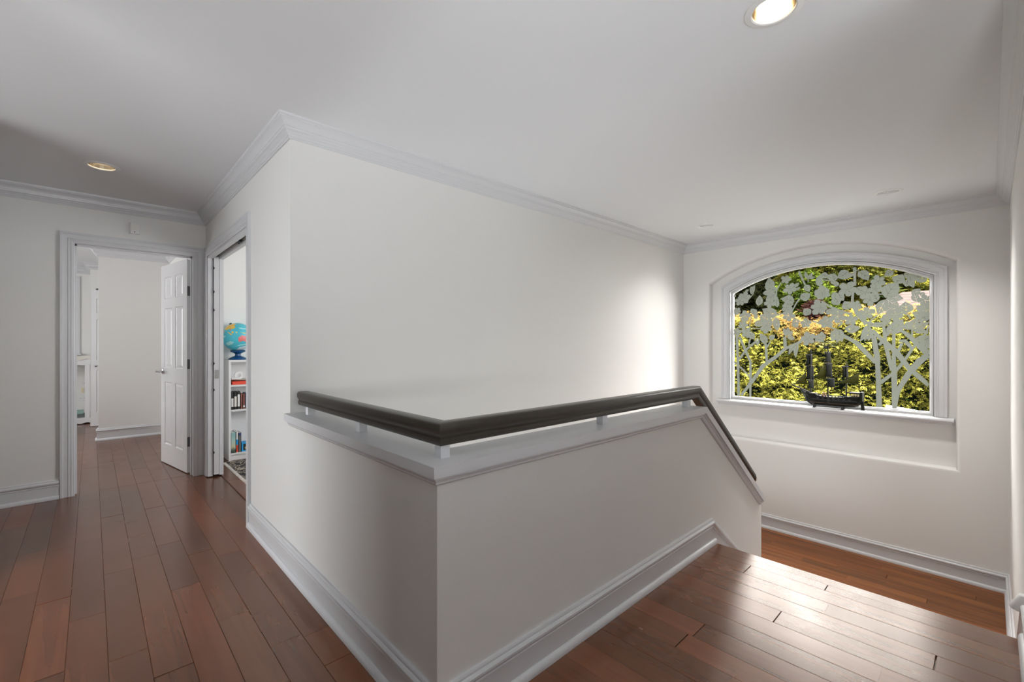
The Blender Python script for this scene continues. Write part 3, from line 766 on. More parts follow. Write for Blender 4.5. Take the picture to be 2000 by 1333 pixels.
for pl in ([(440, 100, 50), (490, 400, 55), (505, 700, 50), (515, 1050, 55)], [(575, 0, 30), (600, 230, 40), (680, 560, 40)], [(705, 50, 30), (705, 400, 35), (710, 600, 50), (715, 1075, 50)],
           [(430, 40, 35), (560, 170, 50), (740, 320, 60), (900, 530, 50), (1170, 760, 45)], [(40, 100, 35), (220, 200, 50), (470, 460, 45)], [(980, 230, 25), (830, 450, 30), (720, 580, 35), (530, 720, 45)],
           [(1170, 350, 60), (1050, 430, 70), (900, 600, 55), (760, 820, 50), (730, 1000, 30)], [(770, 20, 30), (880, 90, 40), (1000, 200, 60), (1180, 370, 70)],
           [(770, 175, 25), (850, 175, 40), (920, 250, 35), (930, 280, 20)], [(810, 200, 30), (770, 300, 30)], [(600, 110, 30), (660, 50, 35), (760, 10, 30)], [(510, 230, 30), (560, 180, 40)], [(1060, 130, 25), (1150, 60, 20)]):
    branch(z5, pl)
for pl in ([(260, 100, 40), (275, 400, 35), (285, 890, 42)], [(295, 120, 35), (370, 290, 35), (440, 450, 35), (437, 900, 28)], [(290, 420, 30), (380, 290, 30), (500, 190, 30)], [(300, 510, 25), (430, 640, 25)], [(215, 440, 20), (270, 490, 20)],
           [(320, 880, 40), (470, 690, 45), (600, 500, 50), (760, 390, 45), (900, 270, 45), (1050, 210, 40), (1200, 110, 30)], [(650, 440, 30), (640, 230, 35), (600, 150, 30)], [(890, 260, 40), (885, 120, 40)], [(415, 240, 15), (430, 150, 15)], [(650, 260, 20), (700, 180, 15)]):
    branch(z4, pl)
for pl in ([(460, 150, 35), (465, 390, 25)], [(440, 460, 30), (430, 620, 30), (500, 750, 60), (620, 890, 50)], [(30, 590, 20), (140, 660, 25), (300, 730, 30), (430, 760, 30)], [(0, 310, 14), (190, 325, 14)], [(790, 380, 16), (840, 500, 18), (720, 500, 16)], [(150, 930, 22), (0, 860, 20)], [(690, 920, 70), (640, 860, 50)],
           [(840, 920, 28), (850, 1040, 28)], [(640, 870, 20), (760, 770, 16)], [(250, 920, 16), (310, 850, 14)], [(470, 190, 16), (520, 185, 12)], [(1060, 740, 14), (1160, 770, 16), (1190, 820, 14)], [(1210, 960, 16), (1210, 1040, 18)], [(1420, 910, 16), (1400, 1000, 16)]):
    branch(z3, pl)
for pl in ([(840, 350, 14), (780, 440, 20), (770, 560, 20)], [(1080, 560, 20), (1040, 610, 20), (980, 720, 15)], [(900, 745, 14), (780, 770, 20), (700, 840, 14)], [(1450, 430, 20), (1330, 480, 20)], [(400, 585, 14), (480, 490, 12)], [(1070, 200, 30), (1110, 290, 26), (1150, 380, 18)], [(1190, 290, 14), (1190, 340, 12)], [(450, 780, 10), (420, 940, 12), (560, 950, 10)], [(1250, 850, 18), (1400, 900, 20), (1560, 960, 18)], [(430, 1130, 12), (440, 1060, 12)]):
    branch(z2, pl)
for c, r_ in (((360, 540), 95), ((300, 590), 80), ((900, 310), 70), ((950, 430), 85), ((690, 610), 80), ((910, 680), 80), ((930, 780), 90), ((1370, 490), 95), ((1320, 670), 105), ((360, 790), 90), ((340, 900), 80), ((390, 1010), 85), ((640, 940), 95), ((1430, 860), 80), ((1190, 1080), 95), ((1160, 880), 75), ((260, 990), 70), ((270, 720), 60)):
    flower(z2, c, r_)
for c, r_ in (((770, 330), 80), ((730, 430), 85), ((1380, 580), 80), ((1390, 720), 115), ((600, 480), 100), ((660, 570), 90), ((930, 690), 90), ((990, 770), 90), ((620, 750), 90), ((870, 830), 65), ((40, 480), 100), ((20, 680), 80), ((240, 790), 100), ((90, 860), 85), ((410, 830), 75), ((370, 440), 110), ((1400, 1120), 95), ((480, 640), 60), ((1350, 800), 70)):
    flower(z3, c, r_)
for b, t, w_ in (((690, 450), (680, 280), 130), ((780, 450), (620, 400), 110), ((770, 490), (640, 560), 130), ((600, 490), (720, 470), 70), ((540, 650), (560, 510), 95), ((450, 500), (500, 380), 70), ((470, 480), (440, 400), 50), ((400, 470), (380, 440), 60),
                 ((790, 670), (790, 530), 70), ((790, 765), (590, 690), 150), ((700, 850), (560, 770), 160), ((765, 800), (790, 985), 95), ((720, 840), (590, 960), 110), ((1010, 600), (830, 560), 120), ((1000, 630), (870, 620), 80), ((1090, 560), (1220, 490), 120), ((1100, 510), (1160, 560), 100),
                 ((1150, 380), (1210, 470), 85), ((1110, 290), (1060, 200), 34), ((1190, 300), (1150, 200), 44), ((1195, 300), (1250, 215), 40), ((1200, 295), (1280, 270), 34), ((1000, 400), (1075, 350), 48), ((1030, 440), (1085, 408), 40), ((1340, 395), (1300, 280), 75), ((1300, 300), (1440, 245), 60), ((1430, 290), (1530, 235), 70), ((1480, 320), (1570, 385), 50),
                 ((250, 780), (235, 670), 60), ((510, 830), (520, 740), 55), ((495, 910), (595, 830), 95), ((420, 1000), (490, 1090), 90), ((900, 1045), (868, 940), 60), ((910, 1045), (925, 925), 60), ((920, 1045), (990, 975), 60), ((920, 1055), (1020, 1090), 62), ((640, 1150), (555, 1010), 100), ((685, 1090), (760, 1035), 75), ((530, 1070), (540, 1175), 62),
                 ((1045, 1150), (935, 1290), 60), ((1055, 1155), (1030, 1332), 56), ((1220, 760), (1130, 690), 110), ((1560, 680), (1420, 745), 75), ((1540, 470), (1520, 600), 90), ((1500, 560), (1590, 640), 70), ((1290, 1110), (1420, 1030), 110), ((1280, 1080), (1400, 1120), 70), ((470, 760), (520, 700), 90), ((450, 690), (490, 780), 80), ((1000, 860), (1060, 930), 90), ((980, 880), (1090, 850), 90), ((230, 540), (240, 500), 40)):
    leaf(z2, b, t, w_)
for b, t, w_ in (((20, 320), (0, 390), 70), ((120, 270), (0, 255), 80), ((190, 320), (110, 270), 60), ((200, 330), (190, 225), 80), ((240, 400), (200, 330), 60), ((380, 200), (235, 290), 130), ((450, 225), (350, 300), 60), ((510, 205), (645, 320), 110), ((965, 195), (845, 265), 85), ((860, 545), (1030, 340), 180), ((1000, 360), (1090, 240), 130), ((1100, 240), (1260, 260), 90), ((1400, 325), (1180, 250), 110),
                 ((1180, 260), (1235, 420), 80), ((1150, 315), (1130, 405), 80), ((1215, 520), (1320, 425), 85), ((1275, 600), (1225, 470), 75), ((1320, 525), (1365, 468), 50), ((1130, 750), (1120, 595), 140), ((880, 520), (1100, 560), 110), ((862, 570), (765, 770), 120), ((872, 560), (1040, 650), 120), ((250, 480), (325, 585), 95), ((380, 700), (325, 590), 120), ((200, 540), (260, 640), 100), ((80, 750), (215, 690), 75),
                 ((335, 950), (540, 930), 110), ((250, 960), (160, 1115), 110), ((262, 960), (300, 1120), 100), ((260, 970), (225, 1135), 80), ((0, 1060), (90, 1050), 120), ((615, 910), (530, 1120), 70), ((622, 910), (590, 1110), 90), ((632, 920), (645, 1110), 90), ((650, 900), (930, 885), 60), ((880, 1000), (1095, 820), 140), ((1210, 960), (1145, 850), 110), ((1220, 970), (1275, 800), 95), ((1240, 950), (1435, 860), 75), ((1310, 1150), (1300, 1045), 100),
                 ((540, 640), (500, 700), 60), ((1430, 790), (1210, 740), 110), ((1320, 830), (1400, 780), 90), ((760, 590), (700, 470), 80), ((480, 420), (600, 480), 90), ((300, 900), (260, 830), 30), ((180, 910), (150, 860), 30)):
    leaf(z3, b, t, w_)
for b, t, w_ in (((960, 30), (1150, 60), 70), ((1160, 130), (1080, 180), 110)):
    leaf(z5, b, t, w_)
from mathutils.geometry import delaunay_2d_cdt
def burn_in():
    verts, faces = [], []
    polys = [p for _, p in SHAPES] + [p for _, p in CLEAR]
    for p in polys:
        ar = sum(p[i].x * p[(i + 1) % len(p)].y - p[(i + 1) % len(p)].x * p[i].y for i in range(len(p)))
        q = p if ar > 0 else p[::-1]
        faces.append(list(range(len(verts), len(verts) + len(q)))); verts += q
    eds = [(f[i], f[(i + 1) % len(f)]) for f in faces for i in range(len(f)) if (verts[f[i]] - verts[f[(i + 1) % len(f)]]).length > 1e-4]
    ov, _, of, _, _, _ = delaunay_2d_cdt(verts, eds, [], 0, 1e-5, False)
    ns = len(SHAPES); owner = {}
    bb = [(min(v.x for v in p), max(v.x for v in p), min(v.y for v in p), max(v.y for v in p)) for p in polys]
    def has(k, x, y):
        b = bb[k]
        if not (b[0] <= x <= b[1] and b[2] <= y <= b[3]): return False
        p = polys[k]; ins = False; j = len(p) - 1
        for i in range(len(p)):
            if (p[i].y > y) != (p[j].y > y) and x < (p[j].x - p[i].x) * (y - p[i].y) / (p[j].y - p[i].y) + p[i].x: ins = not ins
            j = i
        return ins
    mine = {}
    for i, (o_, _) in enumerate(CLEAR): mine.setdefault(o_, []).append(ns + i)
    for f in of:
        x = sum(ov[i].x for i in f) / len(f); y = sum(ov[i].y for i in f) / len(f)
        top = next((k for k in range(ns - 1, -1, -1) if has(k, x, y)), -1)
        if top < 0 or any(has(c, x, y) for c in mine.get(top, ())): continue
        owner.setdefault(top, []).append(f)
    x = XP - 0.0008 - WO.x
    for k, fl in sorted(owner.items()):
        idx = {}; vs = []; fs = []
        for f in fl:
            g = []
            for i in f:
                if i not in idx: idx[i] = len(vs); vs.append((x, ov[i].x - WO.y, ov[i].y - WO.z))
                g.append(idx[i])
            fs.append(tuple(reversed(g)))
        me = bpy.data.meshes.new(SHAPES[k][0]); me.from_pydata(vs, [], fs); me.materials.append(M['etched_frost'])
        link(SHAPES[k][0], me, pane)
burn_in()

# ------------------------------------------------------------------ handrail
RAILH = [(0, 0), (0.023, -0.0008), (0.029, -0.004), (0.0325, -0.011), (0.0335, -0.022), (0.031, -0.034), (0.026, -0.041), (0.0235, -0.045), (0.0235, -0.049), (0.0275, -0.052), (0.0285, -0.060), (0.0265, -0.068), (0.022, -0.074)]
RAIL = RAILH + [(-a, b) for a, b in reversed(RAILH[1:])]
RX, RY, ZR = XW + 0.062, YHF + 0.062, 0.968
hr = empty('handrail', (RX, RY, 0.852)); tag(hr, 'dark stained wooden handrail on short square posts along the half wall', 'handrail')
def rel(mb, o): mb.v = [(v[0] - o.location.x, v[1] - o.location.y, v[2] - o.location.z) for v in mb.v]; return mb
m = MB(); m.sweep([(RX, YC - 0.018, ZR), (RX, RY, ZR)], [(-a, b) for a, b in RAIL], (0, 0, 1), cut1=(-1, 0)); rel(m, hr).build('rail', 'dark_rail', hr, smooth=40)
RK, RE = 2.715, 3.665
m = MB(); m.sweep([(RX, RY, ZR), (RK, RY, ZR), (RE, RY, ZR - SL * (RE - RK))], [(-b, -a) for a, b in RAIL], (0, 1, 0), cut0=(0, 1)); rel(m, hr).build('rail', 'dark_rail', hr, smooth=40)
for x, y in ((RX, 2.462), (RX, 1.845), (RX, RY), (1.735, RY), (2.585, RY)):
    m = MB(); m.box(x - 0.018, x + 0.018, y - 0.018, y + 0.018, 0.8515, 0.897); o = rel(m, hr).build('post', 'trim_paint', hr, bevel=0.001); o['label'] = 'short square grey-white post'
m = MB(); e0 = Vector((RE, RY, ZR - SL * (RE - RK) - 0.030)); td = Vector((1, 0, -SL)).normalized()
m.tube([e0 - td * 0.002, e0 + td * 0.016, e0 + td * 0.020], [0.031, 0.031, 0.024], 20); o = rel(m, hr).build('end_cap', 'chrome', hr, smooth=40); o['label'] = 'round metal end of the sloping rail'
for xx in (3.0, 3.60):
    zz = ZC - SL * (xx - KX + 0.006)
    m = MB(); m.tube([(xx, RY, zz - 0.004), (xx, RY, zz + 0.058)], 0.008, 10); m.box(xx - 0.014, xx + 0.014, RY - 0.014, RY + 0.014, zz - 0.012, zz + 0.014); rel(m, hr).build('bracket', 'chrome', hr, smooth=40)

# ------------------------------------------------------------------ downlights
lamp_labels = ['glowing round downlight in the hall ceiling near the open panelled door', 'large glowing warm downlight cut by the top edge of the photo',
               'round chrome downlight in the ceiling to the right of the arched window top', 'small round chrome downlight nearest the corner of the stairwell ceiling']
for i, (x, y) in enumerate(LAMPS):
    e = empty('downlight', (x, y, H)); tag(e, lamp_labels[i], 'downlight', 'recessed ceiling downlights')
    m = MB(); m.lathe([(0.070, 0.004), (0.070, -0.003), (0.074, -0.006), (0.094, -0.003), (0.096, 0.0), (0.0745, 0.0005)], seg=48); m.build('ring', 'white_plastic', e, smooth=30)
    m = MB(); m.lathe([(0.0715, 0.0), (0.068, 0.03), (0.060, 0.075), (0.052, 0.125), (0.0, 0.125)], seg=40); m.build('reflector', 'reflector' if i < 2 else 'reflector_white', e, smooth=40, fix=False)
    m = MB(); m.lathe([(0.0, 0.040), (0.030, 0.042), (0.047, 0.050), (0.050, 0.058), (0.040, 0.085), (0.026, 0.12), (0.0, 0.122)], seg=32); m.build('bulb', 'bulb_warm' if i < 2 else 'bulb_soft', e, smooth=40)
    l = bpy.data.lights.new('downlight_beam', 'SPOT'); l.energy = (8, 5, 92, 36)[i]; l.spot_size = R(115); l.spot_blend = 0.9; l.shadow_soft_size = 0.045
    l.color = (1.0, 0.92, 0.82) if i < 2 else (1.0, 0.97, 0.93)
    lo = bpy.data.objects.new('downlight_beam', l); COL.objects.link(lo); lo.parent = e; lo.location = (0, 0, 0.030)

# ------------------------------------------------------------------ small fittings
s_ = empty('motion_sensor', (0.270, YD, 2.220)); tag(s_, 'small white motion sensor on the wall above the panelled door', 'sensor')
m = MB(); m.prism([(-0.036, 0), (-0.036, -0.020), (-0.026, -0.034), (0.026, -0.034), (0.036, -0.020), (0.036, 0)], 2, -0.046, 0.046); m.build('body', 'white_plastic', s_, bevel=0.003)
m = MB(); m.box(-0.024, 0.024, -0.0372, -0.033, -0.016, 0.026); m.build('lens', 'paper', s_, bevel=0.0015)
m = MB(); m.box(-0.004, 0.004, -0.036, -0.033, -0.035, -0.029); m.build('indicator', 'black', s_)
m = MB()
PRC = [(0.0, 0.062), (0.018, 0.062), (0.026, 0.058), (0.052, 0.006), (0.052, 0.0), (0.048, 0.0), (0.020, 0.052), (0.0, 0.055)]
m.lathe(PRC, seg=24, a0=0, a1=math.pi)
sl = empty('step_light', (2.935, YR, 0.080)); tag(sl, 'small white half-cone step light on the wall at the right edge', 'step light')
m.build('hood', 'white_plastic', sl, smooth=40)
m = MB(); m.box(-0.05, 0.05, 0.0005, 0.004, -0.02, 0.05); m.build('back_plate', 'white_plastic', sl)

for loc_, lab_, pw_ in (((-0.50, -0.62, 0), 'bowl-shaded fill light added behind the viewer', 42), ((-1.20, 0.75, 0), 'bowl-shaded fill light added in the room left of the viewer', 12)):  # unseen fill lights added to lift the ceiling
    area('fill_uplight', (loc_[0], loc_[1], 0.90), (0.25, 0.28, 1), 0.30, 0.30, pw_, (0.95, 0.98, 1.0))
    fl = empty('fill_uplight_stand', loc_); tag(fl, lab_, 'fill light', 'added fill lights')
    m = MB(); m.lathe([(0, 0), (0.14, 0), (0.14, 0.015), (0.03, 0.03), (0.012, 0.05), (0.012, 0.80), (0, 0.80)], seg=24); m.build('stand', 'hinge_metal', fl, smooth=40)
    m = MB(); m.lathe([(0.0, 0.795), (0.06, 0.805), (0.15, 0.86), (0.19, 0.92), (0.185, 0.92), (0.14, 0.865), (0.05, 0.815), (0.0, 0.808)], seg=32); m.build('shade', 'white_plastic', fl, smooth=40)

# ------------------------------------------------------------------ the model ship on the sill
def ship():
    fy = lambda px: on_x(px, 790, XI - 0.02).y
    yb, ys = fy(1575), fy(1682)                    # bow and stern
    L = yb - ys
    c = Vector((XI - 0.018, ys, 0.590))
    s = empty('model_ship', c); tag(s, 'dark model sailing ship on a stand on the window sill', 'model ship')
    # local: y from 0 (stern) to L (bow), x across, z up
    ST = [(0.00, 0.030, 0.060, 0.165), (0.05, 0.040, 0.028, 0.160), (0.15, 0.046, 0.018, 0.128), (0.30, 0.050, 0.014, 0.112), (0.50, 0.052, 0.013, 0.106), (0.70, 0.049, 0.014, 0.110), (0.84, 0.038, 0.018, 0.122), (0.93, 0.020, 0.030, 0.132), (1.0, 0.003, 0.060, 0.140)]
    m = MB(); vs = []; fs = []; K = 7
    for f, hw, zb, zt in ST:
        for k in range(2 * K + 1):
            a = (k - K) / K; s1 = abs(a)
            x = hw * math.sin(min(1, s1 * 1.25) * math.pi / 2) * (1.0 - 0.12 * max(0, s1 - 0.75) * 4) * (1 if a >= 0 else -1)
            vs.append((x, f * L, zb + (zt - zb) * s1 ** 1.7))
    n = 2 * K + 1
    for i in range(len(ST) - 1):
        for k in range(n - 1): fs.append((i * n + k, i * n + k + 1, (i + 1) * n + k + 1, (i + 1) * n + k))
        fs.append((i * n, (i + 1) * n, (i + 1) * n + n - 1, i * n + n - 1))
    fs.append(tuple(range(n))); fs.append(tuple(len(ST) * n - 1 - k for k in range(n)))
    m.add(vs, fs); hull = m.build('hull', 'ship_dark', s, smooth=35)
    def side(y0, y1, z0, z1, name, mat, t=0.003, hw=0.053):
        m = MB(); m.box(-hw - t, -hw + 0.012, y0 * L, y1 * L, z0, z1); return m.build(name, mat, hull)
    side(0.03, 0.92, 0.042, 0.046, 'wale', 'ship_stripe', -0.006)
    side(0.06, 0.86, 0.074, 0.079, 'wale', 'ship_grey', -0.003)
    side(0.04, 0.34, 0.116, 0.121, 'wale', 'ship_grey', -0.004)
    for k in range(7): side(0.17 + 0.095 * k, 0.205 + 0.095 * k, 0.083, 0.099, 'gun_port', 'black', 0.0015)
    for k in range(5):
        m = MB(); m.box(-0.0555, -0.050, 0.545 * L, 0.58 * L, 0.050 + 0.011 * k, 0.053 + 0.011 * k); m.build('ladder_rung', 'ship_grey', hull)
    for k in range(3):
        m = MB(); m.box(-0.048, -0.036, (0.02 + 0.045 * k) * L, (0.050 + 0.045 * k) * L, 0.130, 0.152); m.build('stern_pane', 'ship_pane', hull)
    m = MB(); m.box(-0.044, 0.044, -0.02 * L, 0.20 * L, 0.152, 0.166); m.box(-0.046, 0.046, -0.035 * L, 0.01 * L, 0.085, 0.172); m.build('stern_deck', 'ship_dark', s, bevel=0.003)
    m = MB(); m.prism([(-0.06 * L, -0.004), (0.0, -0.004), (0.015 * L, 0.12), (-0.035 * L, 0.125)], 0, -0.005, 0.005); m.build('rudder', 'ship_dark', s, bevel=0.001)
    m = MB(); m.box(-0.042, 0.042, 0.80 * L, 0.93 * L, 0.118, 0.134); m.build('bow_deck', 'ship_dark', s, bevel=0.003)
    for k in range(9):
        m = MB(); m.box(-0.05, -0.042, (0.24 + 0.062 * k) * L, (0.252 + 0.062 * k) * L, 0.108, 0.124); m.build('bulwark_post', 'ship_dark', hull)
    m = MB(); m.box(-0.051, -0.043, 0.22 * L, 0.80 * L, 0.121, 0.127); m.build('bulwark_rail', 'ship_grey', hull)
    m = MB(); m.tube([(0, 0.93 * L, 0.135), (0, 1.10 * L, 0.170), (0, 1.30 * L, 0.212)], [0.008, 0.006, 0.003]); m.build('bowsprit', 'ship_dark', s, smooth=40)
    for k in range(4): 
        m = MB(); m.tube([(-0.02 + 0.012 * k, 0.95 * L, 0.10 - 0.01 * k), (0, (1.06 + 0.03 * k) * L, 0.150 + 0.01 * k)], 0.003, 6); m.build('head_rail', 'ship_grey', s)
    m = MB(); m.tube([(0, 0.88 * L, 0.012), (0, 0.98 * L, 0.045), (0, 1.05 * L, 0.110), (0, 1.10 * L, 0.150)], [0.006, 0.008, 0.007, 0.004]); m.build('figurehead', 'ship_grey', s, smooth=40)
    PXZ = 4.45 / FPX
    def ypx(px): return fy(px) - ys
    def zpx(py): return HC - (py - YHOR) * PXZ - 0.590
    masts = [(1583, 683), (1617, 676), (1653, 706)]
    for px, top in masts:
        m = MB(); m.tube([(0, ypx(px), 0.10), (0, ypx(px), zpx(top))], [0.007, 0.004]); m.build('mast', 'ship_dark', s, smooth=40)
    # square sails, braced hard round: narrow, bellied panels seen nearly edge on
    def sqsail(pxa, pxb, pya, pyb, mat, belly=0.030):
        m = MB(); NU, NV = 6, 6; vs = []; fs = []
        for i in range(NU + 1):
            for j in range(NV + 1):
                u, v = i / NU, j / NV
                tp = 0.82 + 0.18 * (1 - v); uu = 0.5 + (u - 0.5) * tp
                y = ypx(pxa) + (ypx(pxb) - ypx(pxa)) * uu - 0.010 * math.sin(math.pi * v) * (1 - u); z = zpx(pyb) + (zpx(pya) - zpx(pyb)) * v + 0.010 * math.sin(math.pi * u) * (1 - v)
                x = -0.034 + 0.068 * u - belly * math.sin(math.pi * u) * 0.3
                vs.append((x, y, z))
        for i in range(NU):
            for j in range(NV): a = i * (NV + 1) + j; fs.append((a, a + 1, a + NV + 2, a + NV + 1))
        m.add(vs, fs); o = m.build('square_sail', mat, s, smooth=60)
        o.modifiers.new('t', 'SOLIDIFY').thickness = 0.0015
        m = MB(); m.tube([(-0.040, ypx(pxa), zpx(pya) + 0.002), (0.040, ypx(pxb), zpx(pya) + 0.002)], 0.003, 6); m.build('yard', 'ship_dark', s)
    sqsail(1574.5, 1585, 694, 716, 'sail_grey'); sqsail(1575, 1588, 717, 745, 'sail_grey'); sqsail(1578, 1588, 746, 764, 'sail_grey')
    sqsail(1611.5, 1621, 689, 710, 'sail_grey'); sqsail(1612, 1624, 711, 739, 'sail_grey'); sqsail(1615, 1629, 741, 759, 'sail_grey')
    sqsail(1645, 1655, 716, 739, 'sail_grey')
    def lateen(p, mat='sail_olive'):
        m = MB(); vs = [(0.006 * (k == 1) - 0.004, ypx(a), zpx(b)) for k, (a, b) in enumerate(p)]; n = len(vs)
        cen = [sum(v[i] for v in vs) / n for i in range(3)]; cen[0] -= 0.02
        m.add(vs + [cen], [(i, (i + 1) % n, n) for i in range(n)]); o = m.build('stay_sail', mat, s, smooth=80)
        o.modifiers.new('t', 'SOLIDIFY').thickness = 0.0015
    lateen([(1552, 755), (1574, 728), (1576, 755)]); lateen([(1591, 741), (1612, 712), (1613, 742)]); lateen([(1634, 749), (1678, 728), (1677, 749), (1655, 748)])
    m = MB(); m.tube([(0, ypx(1632), zpx(751)), (0, ypx(1680), zpx(726))], 0.003, 6); m.build('yard', 'ship_dark', s)
    m = MB(); m.tube([(0, ypx(1617), zpx(688)), (0, ypx(1617), zpx(675))], 0.0022, 6); m.build('flag_pole', 'black', s)
    m = MB(); m.box(-0.0015, 0.0015, ypx(1618.5), ypx(1608.5), zpx(682), zpx(676)); fl = m.build('flag', 'black', s)
    m = MB(); m.box(-0.0022, -0.0014, ypx(1615), ypx(1611.5), zpx(680.3), zpx(677.8)); m.build('flag_mark', 'ship_grey', fl)
    m = MB(); m.prism([(ypx(1581), zpx(693)), (ypx(1583), zpx(682)), (ypx(1586), zpx(689))], 0, -0.001, 0.001); m.build('pennant', 'black', s)
    for px in (1591, 1646):
        m = MB(); m.box(-0.030, 0.030, ypx(px) - 0.008, ypx(px) + 0.008, -0.010, 0.022); m.box(-0.040, 0.034, ypx(px) - 0.010, ypx(px) + 0.010, -0.0125, -0.006); m.build('stand', 'black', s, bevel=0.001)
    m = MB(); m.box(-0.004, 0.004, ypx(1650), ypx(1588), 0.000, 0.006); m.build('stand_bar', 'black', s)
    # rigging
    m = MB()
    for a, b in (((1552, 755), (1583, 690)), ((1583, 690), (1617, 690)), ((1617, 690), (1653, 712)), ((1653, 712), (1686, 765)), ((1590, 765), (1612, 700)), ((1625, 768), (1617, 700))):
        m.tube([(0, ypx(a[0]), zpx(a[1])), (0, ypx(b[0]), zpx(b[1]))], 0.0009, 4)
    m.build('rigging', 'ship_dark', s)
    # little figures on deck
    for px in (1608, 1613):
        m = MB(); m.lathe([(0.0, 0.0), (0.008, 0.0), (0.006, 0.014), (0.007, 0.024), (0.003, 0.027), (0.006, 0.031), (0.006, 0.038), (0.0, 0.041)], c=(-0.02, ypx(px), 0.108), seg=10); m.build('deck_figure', 'ship_flesh', s, smooth=50)
    return s
ship()

# ------------------------------------------------------------------ study: bookcase, globe, books, rug
BX0, BX1, BY0, BY1, BZ = 1.043, 1.86, 5.430, 5.700, 1.057
bk = empty('bookcase', (BX0, BY0, 0)); tag(bk, 'low white open bookcase under the globe beyond the pocket door', 'bookcase')
def bpart(name, *b, mat='shelf_white'):
    m = MB(); m.box(b[0] - BX0, b[1] - BX0, b[2] - BY0, b[3] - BY0, b[4], b[5]); return m.build(name, mat, bk, bevel=0.0012)
bpart('side_panel', BX0, BX0 + 0.020, BY0, BY1, 0, BZ - 0.022); bpart('side_panel', BX1 - 0.020, BX1, BY0, BY1, 0, BZ - 0.022)
bpart('top', BX0, BX1, BY0 - 0.003, BY1, BZ - 0.022, BZ)
SHZ = [0.078, 0.535, 0.795]
for z in SHZ: bpart('shelf', BX0 + 0.0205, BX1 - 0.0205, BY0 + 0.004, BY1 - 0.008, z - 0.020, z)
bpart('back_panel', BX0 + 0.0205, BX1 - 0.0205, BY1 - 0.007, BY1, 0.06, BZ - 0.023); bpart('kick_board', BX0 + 0.0205, BX1 - 0.0205, BY0 + 0.02, BY0 + 0.034, 0, 0.057)

def globe():
    c = Vector((1.150, 5.548, 1.302)); r_ = 0.150
    g = empty('globe', (c.x, c.y, BZ)); tag(g, 'turquoise world globe with a blue base standing on the white bookcase', 'globe')
    view = (Vector((0, 0, HC)) - c).normalized(); rt = view.cross(Vector((0, 0, 1))).normalized() * -1; up = rt.cross(view) * -1
    if up.z < 0: up = -up
    rt = up.cross(view)
    # outlines on the disc facing the hall: right, up in units of the radius
    shapes = [(2, [(0.02, -0.18), (0.05, -0.02), (0.18, 0.06), (0.22, 0.13), (0.36, 0.10), (0.40, 0.04), (0.46, 0.12), (0.52, 0.0), (0.64, -0.14), (0.62, -0.30), (0.48, -0.36), (0.36, -0.26), (0.2, -0.32), (0.08, -0.36)]),
              (1, [(-0.90, 0.40), (-0.62, 0.78), (-0.25, 0.95), (-0.1, 0.92), (-0.22, 0.80), (-0.14, 0.66), (-0.30, 0.56), (-0.5, 0.58), (-0.66, 0.46), (-0.80, 0.52)]),
              (3, [(-0.98, 0.30), (-0.86, 0.46), (-0.76, 0.40), (-0.88, 0.14)]), (1, [(-0.40, 0.36), (-0.24, 0.42), (-0.26, 0.26), (-0.36, 0.24)]), (1, [(-0.62, 0.34), (-0.5, 0.30), (-0.34, 0.14), (-0.44, 0.12)]), (1, [(-0.12, 0.36), (-0.02, 0.34), (-0.1, 0.22)]),
              (1, [(0.20, 0.34), (0.44, 0.30), (0.50, 0.22), (0.30, 0.26)]), (2, [(-0.5, 0.56), (-0.40, 0.58), (-0.44, 0.44)]), (4, [(-0.15, -0.95), (0.1, -0.72), (0.45, -0.62), (0.62, -0.74), (0.3, -0.98)]), (5, [(-0.72, -0.45), (-0.45, -0.30), (-0.22, -0.36), (-0.35, -0.52), (-0.6, -0.62)]),
              (5, [(-1.0, 0.02), (-0.74, 0.10), (-0.74, -0.02), (-0.96, -0.12)]), (5, [(0.05, 0.66), (0.9, 0.56), (0.9, 0.48), (0.1, 0.58)]), (5, [(-0.2, -0.70), (0.2, -0.52), (0.7, -0.46), (0.7, -0.52), (0.2, -0.60)]), (2, [(0.48, -0.40), (0.56, -0.40), (0.52, -0.46)])]
    def pip(x, y, poly):
        ins = False; j = len(poly) - 1
        for i in range(len(poly)):
            if (poly[i][1] > y) != (poly[j][1] > y) and x < (poly[j][0] - poly[i][0]) * (y - poly[i][1]) / (poly[j][1] - poly[i][1]) + poly[i][0]: ins = not ins
            j = i
        return ins
    bm = bmesh.new(); bmesh.ops.create_uvsphere(bm, u_segments=144, v_segments=72, radius=r_)
    for f in bm.faces:
        n = f.calc_center_median().normalized(); f.smooth = True
        if n.dot(view) > 0:
            x, y = n.dot(rt), n.dot(up)
            for mi, poly in shapes:
                if pip(x, y, poly): f.material_index = mi; break
    me = bpy.data.meshes.new('ball'); bm.to_mesh(me); bm.free()
    for k in ('ocean', 'land_yellow', 'land_red', 'land_mauve', 'land_pale', 'current'): me.materials.append(M[k])
    link('ball', me, g, c - g.location)
    m = MB(); m.lathe([(0.0, 0.0), (0.088, 0.0), (0.090, 0.006), (0.078, 0.020), (0.050, 0.034), (0.028, 0.042), (0.026, 0.062), (0.040, 0.070), (0.068, 0.084), (0.074, 0.098), (0.060, 0.104), (0.0, 0.094)], seg=36); m.build('stand', 'globe_base', g, smooth=35)
    ax = (up * 0.88 - rt * 0.42).normalized()
    a = c - g.location + ax * (r_ * 0.99)
    m = MB(); m.tube([a, a + ax * 0.014], 0.012, 12); m.build('axis_cap', 'black', g, smooth=40)
globe()

